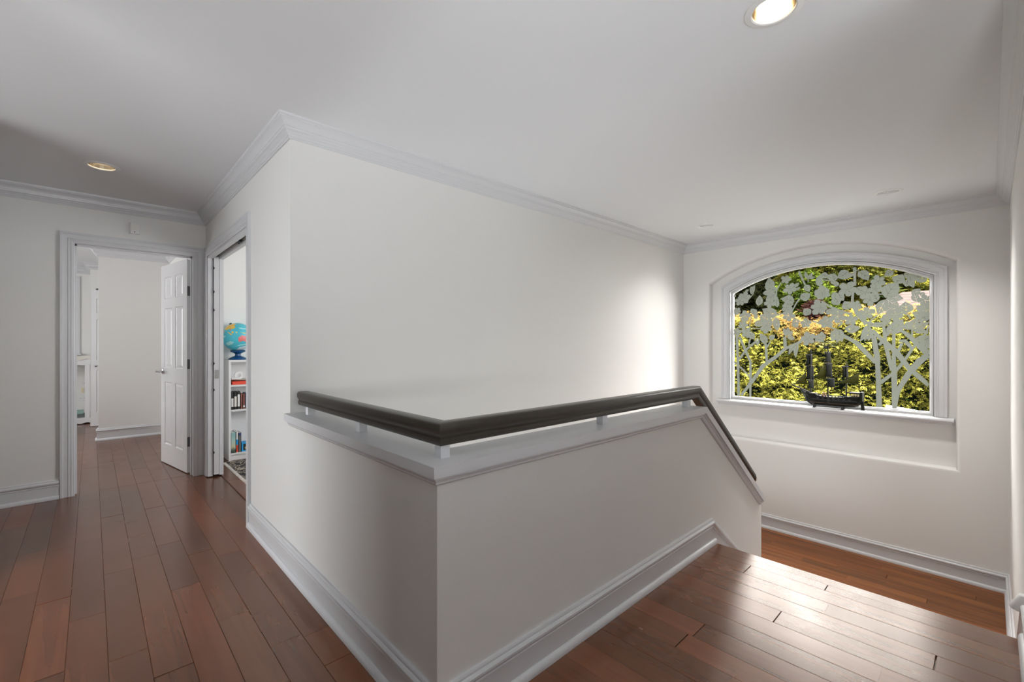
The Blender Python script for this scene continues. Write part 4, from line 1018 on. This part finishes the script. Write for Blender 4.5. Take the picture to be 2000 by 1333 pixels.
def book(label, x0, wd, z, ht, dp, cover, y_front=BY0 + 0.012, spine=None, group='things on the bookcase shelves', name='book'):
    b = empty(name, (x0, y_front, z)); tag(b, label, 'book', group)
    m = MB(); m.box(0, wd, 0, 0.003, 0, ht); m.box(0, 0.003, 0, dp, 0, ht); m.box(wd - 0.003, wd, 0, dp, 0, ht); m.build('cover', cover, b, fix=True)
    m = MB(); m.box(0.0032, wd - 0.0032, 0.0032, dp - 0.004, 0.003, ht - 0.003); m.build('pages', 'paper', b)
    if spine:
        for z0, z1, mat in spine:
            m = MB(); m.box(0.0035, wd - 0.0035, -0.0008, 0.0004, z0 * ht, z1 * ht); m.build('spine_label', mat, b)
    return b
z = SHZ[0] + 0.0005
book('thick book with a green and yellow ship-scene spine, bottom shelf', 1.066, 0.044, z, 0.214, 0.15, 'picture_cover')
book('slim white book with blue and red spine bands, bottom shelf', 1.1115, 0.021, z, 0.218, 0.16, 'white_plastic', spine=[(0.02, 0.36, 'red_paper'), (0.38, 0.62, 'blue_card')])
book('dark navy paperback beside the white banded book', 1.134, 0.026, z, 0.206, 0.15, 'grey_card', spine=[(0.86, 0.97, 'navy_card')])
bb = empty('card_box', (1.166, BY0 + 0.020, z), 0.0); tag(bb, 'small bright blue cardboard box with a dark front picture, bottom shelf', 'box')
m = MB(); m.box(0, 0.12, 0, 0.08, 0, 0.098); m.build('carton', 'blue_card', bb, bevel=0.001)
m = MB(); m.box(0.014, 0.106, -0.001, 0.0, 0.014, 0.080); m.build('picture', 'black', bb)
m = MB(); m.lathe([(0, 0), (0.022, 0), (0.014, 0.0008), (0, 0.0008)], seg=16); m.v = [(0.055 + v[0] * 1.2, -0.0012 - v[2], 0.036 + v[1] * 0.9) for v in m.v]; m.build('print', 'ship_pane', bb)
z = SHZ[1] + 0.0005
for k, (x0, wd, lab) in enumerate(((1.0655, 0.026, 'black slim case with white spine label, against the bookcase side'), (1.0935, 0.027, 'black slim case with cream spine label, middle of three'), (1.1225, 0.028, 'black slim case with tall white spine label, next to the brown book'))):
    book(lab, x0, wd, z, 0.190, 0.11, 'black', spine=[(0.15, 0.62 + 0.1 * k, 'paper' if k == 1 else 'white_plastic')], name='video_case')
book('brown red book next to the black cases, middle shelf', 1.153, 0.020, z, 0.165, 0.12, 'brown_card', spine=[(0.2, 0.9, 'paper')][:0])
book('dark maroon book with a pale band, middle shelf', 1.1745, 0.022, z, 0.160, 0.12, 'brown_card', spine=[(0.1, 0.22, 'paper')])
book('dark blue book at the edge of the view, middle shelf', 1.198, 0.022, z, 0.168, 0.12, 'navy_card')
z = SHZ[2] + 0.0005
m = MB(); m.box(0, 0.23, 0, 0.20, 0, 0.034); o = m.build('red_folder', 'red_paper', None, bevel=0.002, loc=(1.078, BY0 + 0.010, z)); tag(o, 'flat bright red folder lying on the top inner shelf', 'folder')
m = MB(); m.lathe([(0, 0), (0.07, 0), (0.115, 0.014), (0.120, 0.018), (0.112, 0.018), (0.068, 0.006), (0, 0.006)], seg=36); o = m.build('plate', 'light_cloth', None, smooth=40, loc=(1.192, BY0 + 0.122, z + 0.0348)); tag(o, 'pale shallow dish on top of the red folder', 'dish')
m = MB(); m.lathe([(0.016, -0.012), (0.042, -0.012), (0.044, 0), (0.042, 0.012), (0.016, 0.012)], seg=28); m.v = [(v[0], v[2], v[1]) for v in m.v]; o = m.build('tape_roll', 'white_plastic', None, smooth=40, loc=(1.150, BY0 + 0.075, z + 0.0348 + 0.0595)); tag(o, 'round white tape roll standing in the pale dish', 'tape')
m = MB(); m.box(0, 0.075, 0, 0.05, 0, 0.022); o = m.build('plastic_case', 'white_plastic', None, bevel=0.004, loc=(1.072, BY0 + 0.016, z + 0.0348 + 0.020)); tag(o, 'small translucent white plastic case beside the tape roll', 'case')
# rug with fringe
rg = empty('rug', (0.992, 3.2, 0.0)); tag(rg, 'black and cream patterned rug with fringe on the study floor', 'rug')
m = MB(); m.box(0.012, 1.5, 0, 2.19, 0.0005, 0.009); m.build('pile', 'rug_pile', rg, bevel=0.002)
m = MB(); q = random.Random(2)
for k in range(130):
    y = 0.004 + k * 0.0168; m.tube([(0.014, y, 0.007), (0.0, y + q.uniform(-.004, .004), 0.005), (-0.012, y + q.uniform(-.008, .008), 0.0022)], [0.003, 0.0026, 0.0016], 5)
o = m.build('fringe', 'paper', rg); o['kind'] = 'stuff'

# frames and blinds added on solid walls round the unseen room lights
def added_frame(name, c, n, wd, ht, label):
    wn = empty(name, c); struct(wn, label, 'window')
    n = Vector(n); sx = Vector((0, 0, 1)).cross(n)
    def bar(u0, u1, z0, z1, d0, d1, part, mat):
        m = MB(); p = [sx * u + n * d for u in (u0, u1) for d in (d0, d1)]
        m.box(min(q.x for q in p), max(q.x for q in p), min(q.y for q in p), max(q.y for q in p), z0, z1); m.build(part, mat, wn)
    a, b = wd / 2, ht / 2
    for u0, u1, z0, z1 in ((-a - 0.09, -a, -b - 0.09, b + 0.09), (a, a + 0.09, -b - 0.09, b + 0.09), (-a, a, b, b + 0.09), (-a, a, -b - 0.09, -b)): bar(u0, u1, z0, z1, 0.0, 0.025, 'casing', 'trim_paint')
    k = max(4, int(ht / 0.12))
    for i in range(k): bar(-a, a, -b + ht * i / k + 0.01, -b + ht * (i + 1) / k - 0.01, 0.002, 0.012, 'blind_slat', 'white_plastic')
added_frame('added_window_3', (0.30, -3.20, 1.35), (0, 1, 0), 2.6, 1.7, 'wide window frame with blinds added round the fill light behind the viewer')
added_frame('added_window_4', (-2.34, 2.44, 1.15), (1, 0, 0), 0.36, 1.25, 'narrow window frame added round the side room light, out of view')
added_frame('added_window_5', (2.9, YC + TH, 1.5), (0, 1, 0), 1.2, 1.3, 'window frame added round the study fill light, out of view')
added_frame('added_window_6', (-2.60, 7.2, 1.5), (1, 0, 0), 1.8, 1.4, 'window frame added round the bedroom light, out of view')

# ------------------------------------------------------------------ bedroom: window, white console, wall plates
XB = -0.72
wb = empty('window_2', (XB, 9.85, 1.08)); struct(wb, 'white framed bedroom window at the far end, cut by the door casing', 'window')
m = MB(); m.sweep([(0.50, 0, 0), (0.50, 0, 1.13), (-0.50, 0, 1.13), (-0.50, 0, 0)], [(-u, v * 1.3) for u, v in CASE], (0, -1, 0)); m.build('casing', 'trim_paint', wb, smooth=25)
m = MB(); m.box(-0.60, 0.60, -0.07, 0.0, -0.03, 0.0); m.build('sill', 'trim_paint', wb, bevel=0.004); m = MB(); m.box(-0.57, 0.57, -0.03, 0, -0.07, -0.03); m.build('apron', 'trim_paint', wb, bevel=0.004)
m = MB(); m.box(-0.50, 0.50, -0.010, -0.002, 0.0, 1.13); m.build('blind', 'white_plastic', wb)
m = MB(); m.box(0.46, 0.50, -0.04, -0.012, 1.00, 1.06); m.build('blind_bracket', 'white_plastic', wb)
cs = empty('console', (-0.30, 9.50, 0)); tag(cs, 'white console with scalloped edges at the bedroom end wall', 'console')
def scallop(x0, x1, za, zb, amp, n=60):
    top = [(x0 + (x1 - x0) * k / n, zb) for k in range(n + 1)]
    bot = [(x1 - (x1 - x0) * k / n, za + amp * math.sin(k * 0.9)) for k in range(n + 1)]
    return top + bot
m = MB(); m.prism(scallop(-1.0, 0.285, 0.905, 1.005, 0.0), 1, -0.02, 0.30); m.build('top', 'shelf_white', cs)
m = MB(); m.prism(scallop(-1.0, 0.285, 0.99, 1.045, 0.012), 1, -0.035, -0.022); m.build('scalloped_runner', 'light_cloth', cs)
m = MB(); m.box(0.225, 0.280, -0.02, 0.06, 0.09, 0.905); m.build('side_panel', 'shelf_white', cs, bevel=0.002)
m = MB(); m.box(-1.0, -0.95, -0.02, 0.06, 0.09, 0.905); m.build('side_panel', 'shelf_white', cs, bevel=0.002)
m = MB(); m.prism(scallop(-1.0, 0.285, 0.015, 0.095, 0.010), 1, -0.02, 0.30); m.build('base_shelf', 'shelf_white', cs)
for lab, px, py, w_, h_, mat, det in (('small white thermostat on the wall above the yellow plate', 163.5, 749, 0.052, 0.062, 'white_plastic', 1), ('small yellow wall plate between two white plates', 164, 762.5, 0.052, 0.075, 'cream_plastic', 2), ('white double switch plate, lowest of three on the bedroom wall', 161, 778.5, 0.090, 0.070, 'white_plastic', 3)):
    p = on_y(px, py, 9.849); e = empty('wall_plate', p); tag(e, lab, 'wall plate', 'plates on the bedroom end wall')
    m = MB(); m.box(-w_ / 2, w_ / 2, -0.008, 0, -h_ / 2, h_ / 2); m.build('plate', mat, e, bevel=0.002)
    for k in range(det if det < 3 else 2):
        m = MB(); xo = (k - 0.5) * 0.040 if det == 3 else 0; zo = (k - 0.5) * 0.034 if det == 2 else 0
        m.box(xo - 0.011, xo + 0.011, -0.0105, -0.008, zo - 0.012, zo + 0.012); m.build('switch', 'door_edge', e)
for k, (mat, lab, z0, hh) in enumerate((('grey_card', 'dark grey box at the bottom of the stack under the console', 0.096, 0.055), ('green_card', 'pale green box on the grey box under the console', 0.152, 0.050))):
    p = on_y(152, 820, 9.62)
    m = MB(); m.box(-0.16, 0.075 - 0.01 * k, 0, 0.14, 0, hh); o = m.build('storage_box', mat, None, bevel=0.003, loc=(p.x, 9.56, z0)); tag(o, lab, 'box', 'boxes under the console')

# ------------------------------------------------------------------ outside: hedge, trees, neighbour's roof
def foliage(name, parent, pts, size, pal, rng, out=(-1, 0, 0), blades=7, spread=1.0, loc=Vector((0, 0, 0))):
    """many flat feathery sprays, each a fan of narrow blades, as one mesh with a colour per spray"""
    vs = []; fs = []; cols = []
    outv = Vector(out)
    for p, tone in pts:
        d = (outv + Vector((rng.gauss(0, .5), rng.gauss(0, .55), rng.gauss(-0.05, .5)))).normalized()
        n = Vector((rng.gauss(0, .5) - 0.25, rng.gauss(0, .5), 1.0)).normalized(); s_ = d.cross(n).normalized(); sz = size * rng.uniform(0.55, 1.25)
        c = pal(tone, rng)
        for k in range(blades):
            a = (k - (blades - 1) / 2) / ((blades - 1) / 2); st = p + d * (sz * 0.55 * (1 - abs(a)) * 0.4)
            dir_ = (d * (1.0 - 0.45 * abs(a)) + s_ * (a * spread) - n * (0.25 * abs(a) + 0.1)).normalized()
            ln = sz * (1.0 - 0.45 * abs(a)); tip = st + dir_ * ln; wv = dir_.cross(n).normalized() * (sz * 0.085)
            b = len(vs); mid = st + dir_ * (ln * 0.5)
            vs += [tuple(st - loc), tuple(mid + wv - loc), tuple(tip - loc), tuple(mid - wv - loc)]; fs.append((b, b + 1, b + 2, b + 3)); cols += [c] * 4
    me = bpy.data.meshes.new(name); me.from_pydata(vs, [], fs); me.materials.append(M['leaf_spray'])
    at = me.color_attributes.new('tone', 'FLOAT_COLOR', 'POINT'); at.data.foreach_set('color', [x for c in cols for x in (*c, 1.0)])
    o = link(name, me, parent); o['kind'] = 'stuff'; return o
def mixc(a, b, t): return tuple(x + (y - x) * t for x, y in zip(a, b))
def pal_hedge(t, r_):
    c = mixc((0.0025, 0.0050, 0.0012), (0.1060, 0.1000, 0.0170), min(1.15, max(0, r_.gauss(0.60, 0.38))))
    return mixc(c, (0.0775, 0.0422, 0.0155), min(1, max(0, t + r_.gauss(0, .12)) if t > 0 else 0))
XH = 8.7
hg = empty('hedge', (XH, 2.0, -3.4)); tag(hg, 'tall clipped cedar hedge in sun outside the arched window', 'hedge')
rng = random.Random(11); pts = []
def bulge(y, z): return 0.10 * math.sin(2.3 * y + 1.1 * z) + 0.08 * math.sin(4.1 * z - 1.7 * y + 1) + 0.05 * math.sin(9 * y + 5 * z)
TOPZ = 1.72
def topz(y): return TOPZ + 0.10 * math.sin(1.9 * y + 0.6) + 0.06 * math.sin(5.3 * y)
for _ in range(6600):
    y = rng.uniform(-1.6, 6.0); z = rng.uniform(-1.2, topz(y) + 0.02); dep = abs(rng.gauss(0, 0.20)); tone = 0.0
    k = (z - (topz(y) - 0.36)) / 0.36
    if k > 0 and math.sin(3.1 * y + 1.0) + rng.gauss(0, .5) > -0.2: tone = min(0.95, 0.35 + 0.6 * k)
    c = Vector((XH + bulge(y, z) + dep + 0.22 * max(0, k) ** 2, y, z))
    for _ in range(rng.randint(6, 11)):
        pts.append((c + Vector((rng.gauss(0, .028), rng.gauss(0, .042), rng.gauss(0, .034))), tone))
for _ in range(6000):
    y = rng.uniform(-1.6, 6.0); pts.append((Vector((XH + 0.2 + rng.uniform(0, 0.9), y, topz(y) + rng.gauss(0, .05))), 0.7))
foliage('foliage', hg, pts, 0.064, pal_hedge, rng, blades=5, out=(-0.9, -0.2, 0.05), loc=hg.location)
m = MB(); m.box(0.55, 1.25, -5.5, 5.5, 0, TOPZ + 3.4 - 0.22); m.build('shade_core', 'foliage_shade', hg)  # dark core puts the shade of the hedge gaps into colour

def tree(name, label, c, rx, ry, rz, n, size, pal, seed, group, trunk=True):
    rng = random.Random(seed); t = empty(name, (c[0], c[1], -3.4)); tag(t, label, 'tree', group)
    pts = []
    C = Vector(c)
    for _ in range(n):
        v = Vector((rng.gauss(0, 1), rng.gauss(0, 1), rng.gauss(0, 1))).normalized()
        if v.x > 0.35: v.x = -v.x
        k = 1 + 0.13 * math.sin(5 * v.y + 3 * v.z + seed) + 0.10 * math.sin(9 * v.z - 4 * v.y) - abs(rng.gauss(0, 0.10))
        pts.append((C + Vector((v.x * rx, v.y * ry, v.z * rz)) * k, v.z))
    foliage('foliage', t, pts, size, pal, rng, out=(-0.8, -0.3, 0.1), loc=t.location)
    m = MB(); m.tube([(0, 0, 0), (0.05, 0.05, c[2] + 3.4)], [0.16, 0.08], 8); m.build('trunk', 'bark', t, smooth=40)
    bm = bmesh.new(); bmesh.ops.create_icosphere(bm, subdivisions=2, radius=1.0); bmesh.ops.scale(bm, vec=(rx * .74, ry * .74, rz * .74), verts=bm.verts); bmesh.ops.translate(bm, vec=(0, 0, c[2] + 3.4), verts=bm.verts)
    bm_obj('shade_core', bm, 'foliage_shade', t)
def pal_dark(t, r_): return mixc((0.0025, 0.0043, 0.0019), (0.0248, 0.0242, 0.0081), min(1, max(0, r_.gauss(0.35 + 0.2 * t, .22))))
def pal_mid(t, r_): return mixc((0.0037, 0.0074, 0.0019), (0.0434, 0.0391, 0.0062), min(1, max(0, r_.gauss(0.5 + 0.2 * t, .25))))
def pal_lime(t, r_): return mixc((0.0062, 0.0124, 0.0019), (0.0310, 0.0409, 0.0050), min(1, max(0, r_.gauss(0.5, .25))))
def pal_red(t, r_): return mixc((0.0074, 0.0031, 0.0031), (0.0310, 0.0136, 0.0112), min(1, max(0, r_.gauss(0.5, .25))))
def at(px, py, X): return tuple(on_x(px, py, X))
GT = 'trees beyond the hedge'
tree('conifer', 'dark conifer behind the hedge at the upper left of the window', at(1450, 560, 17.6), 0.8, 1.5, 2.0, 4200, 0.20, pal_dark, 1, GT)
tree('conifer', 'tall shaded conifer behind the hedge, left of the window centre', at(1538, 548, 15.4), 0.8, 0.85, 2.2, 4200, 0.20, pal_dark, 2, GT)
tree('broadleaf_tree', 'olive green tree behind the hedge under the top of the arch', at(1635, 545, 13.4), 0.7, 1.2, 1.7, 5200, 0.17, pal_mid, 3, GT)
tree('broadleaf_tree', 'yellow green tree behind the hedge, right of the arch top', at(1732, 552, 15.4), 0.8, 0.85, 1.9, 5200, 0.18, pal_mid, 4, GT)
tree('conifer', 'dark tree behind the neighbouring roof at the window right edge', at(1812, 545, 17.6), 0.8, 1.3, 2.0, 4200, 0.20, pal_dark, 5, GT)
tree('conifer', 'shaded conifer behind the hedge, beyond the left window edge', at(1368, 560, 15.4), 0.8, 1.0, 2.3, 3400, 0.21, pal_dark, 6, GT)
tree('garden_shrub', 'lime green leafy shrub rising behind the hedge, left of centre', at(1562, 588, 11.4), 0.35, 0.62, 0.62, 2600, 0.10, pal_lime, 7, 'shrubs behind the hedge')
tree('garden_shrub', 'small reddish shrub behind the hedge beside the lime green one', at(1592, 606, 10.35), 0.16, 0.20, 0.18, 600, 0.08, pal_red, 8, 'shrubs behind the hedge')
tl = empty('treeline', (24, 6, -3.4)); tag(tl, 'distant dark treeline closing the view behind the trees', 'trees', kind='stuff')
rng = random.Random(9); pts = []
for _ in range(16000):
    y = rng.uniform(-6, 16); z = rng.uniform(-1.5, 4.6 + 0.5 * math.sin(1.3 * y) + 0.4 * math.sin(3.7 * y))
    pts.append((Vector((24 + 0.4 * math.sin(2.1 * y + z) + abs(rng.gauss(0, .3)), y, z)), z / 4 - 0.6))
foliage('foliage', tl, pts, 0.34, pal_dark, rng, out=(-0.8, -0.3, 0.1), loc=tl.location)
m = MB(); m.box(0.9, 1.6, -12, 10, 0, 7.3); m.build('shade_core', 'foliage_shade', tl)
# neighbour's roof
ra, rb = on_x(1668, 606, 10.3), on_x(1860, 598, 10.3)
nb = empty('neighbour_house', (10.3, rb.y, -3.4)); tag(nb, 'low house with a pinkish shingle roof glimpsed behind the hedge', 'house')
m = MB(); e_z, r_z = rb.z - 0.10 + 3.4, rb.z + 0.42 + 3.4; yl, yr = ra.y - rb.y, -1.6
for k in range(7):
    f0, f1 = k / 7, (k + 1) / 7
    m.add([(1.8 * f0, yl - 0.5 * f0, e_z + (r_z - e_z) * f0 + 0.02), (1.8 * f1 + 0.02, yl - 0.5 * f1, e_z + (r_z - e_z) * f1 + 0.02), (1.8 * f1 + 0.02, yr, e_z + (r_z - e_z) * f1 + 0.02), (1.8 * f0, yr, e_z + (r_z - e_z) * f0 + 0.02),
           (1.8 * f0, yl - 0.5 * f0, e_z + (r_z - e_z) * f0 - 0.03), (1.8 * f0, yr, e_z + (r_z - e_z) * f0 - 0.03)], [(0, 1, 2, 3), (0, 3, 5, 4)])
m.build('roof', 'shingles', nb, fix=False)
m = MB(); m.box(0.25, 1.75, yr + 0.1, yl - 0.3, 0, e_z - 0.02); m.build('wall', 'siding', nb)
# white framed garden structure at the bottom of the view
fa, fb = on_x(1731, 792, 7.1), on_x(1822, 808, 7.1)
gf = empty('garden_gate', (7.1, fa.y, -3.4)); tag(gf, 'white edged garden gate outside, at the lower right of the window', 'garden gate')
dy, dz = fb.y - fa.y, fb.z - fa.z; zt = fa.z + 3.4
m = MB(); m.prism([(0.0, zt), (dy * 2.4, zt + dz * 2.4), (dy * 2.4, zt + dz * 2.4 - 0.026), (0.0, zt - 0.026)], 0, -0.03, 0.03); m.build('top_bar', 'white_plastic', gf)
m = MB(); m.box(-0.03, 0.03, -0.028, 0.0, 0, zt - 0.026); m.build('post', 'white_plastic', gf)
m = MB(); m.prism([(-0.028, zt - 0.028), (dy * 2.4, zt + dz * 2.4 - 0.028), (dy * 2.4, 0.5), (-0.028, 0.5)], 0, -0.006, 0.006); m.build('panel', 'grey_card', gf)
lr = empty('bounce_slab', (5.60, 1.2, -3.4)); tag(lr, 'unseen pale slab added outside under the arched window to bounce sun onto the ceiling', 'roof')  # unseen slab added to bounce sunlight up through the window
m = MB(); m.box(0, 2.55, -3.4, 4.6, 2.86, 2.94); m.build('deck', 'pale_bounce', lr)
m = MB(); m.box(2.55, 2.62, -3.4, 4.6, 2.80, 2.98); m.build('fascia', 'white_plastic', lr)
m = MB(); m.box(0.05, 2.2, -3.2, 4.4, 0, 2.86); m.build('wall', 'siding', lr)
m = MB(); m.box(XW + TH, XWIN + 0.22, YR, YC, LOW - 0.1, LOW)
o = struct(m.build('floor_lower', 'landing_wood'), 'wooden floor at the foot of the stairs, out of view', 'floor'); o.color = (0.16, 0.062, 0.022, 1)
m = MB(); m.box(XWIN + 0.25, 40, -25, 30, -3.6, -3.4)
struct(m.build('ground', 'garden_ground'), 'garden ground far below the arched window', 'ground')
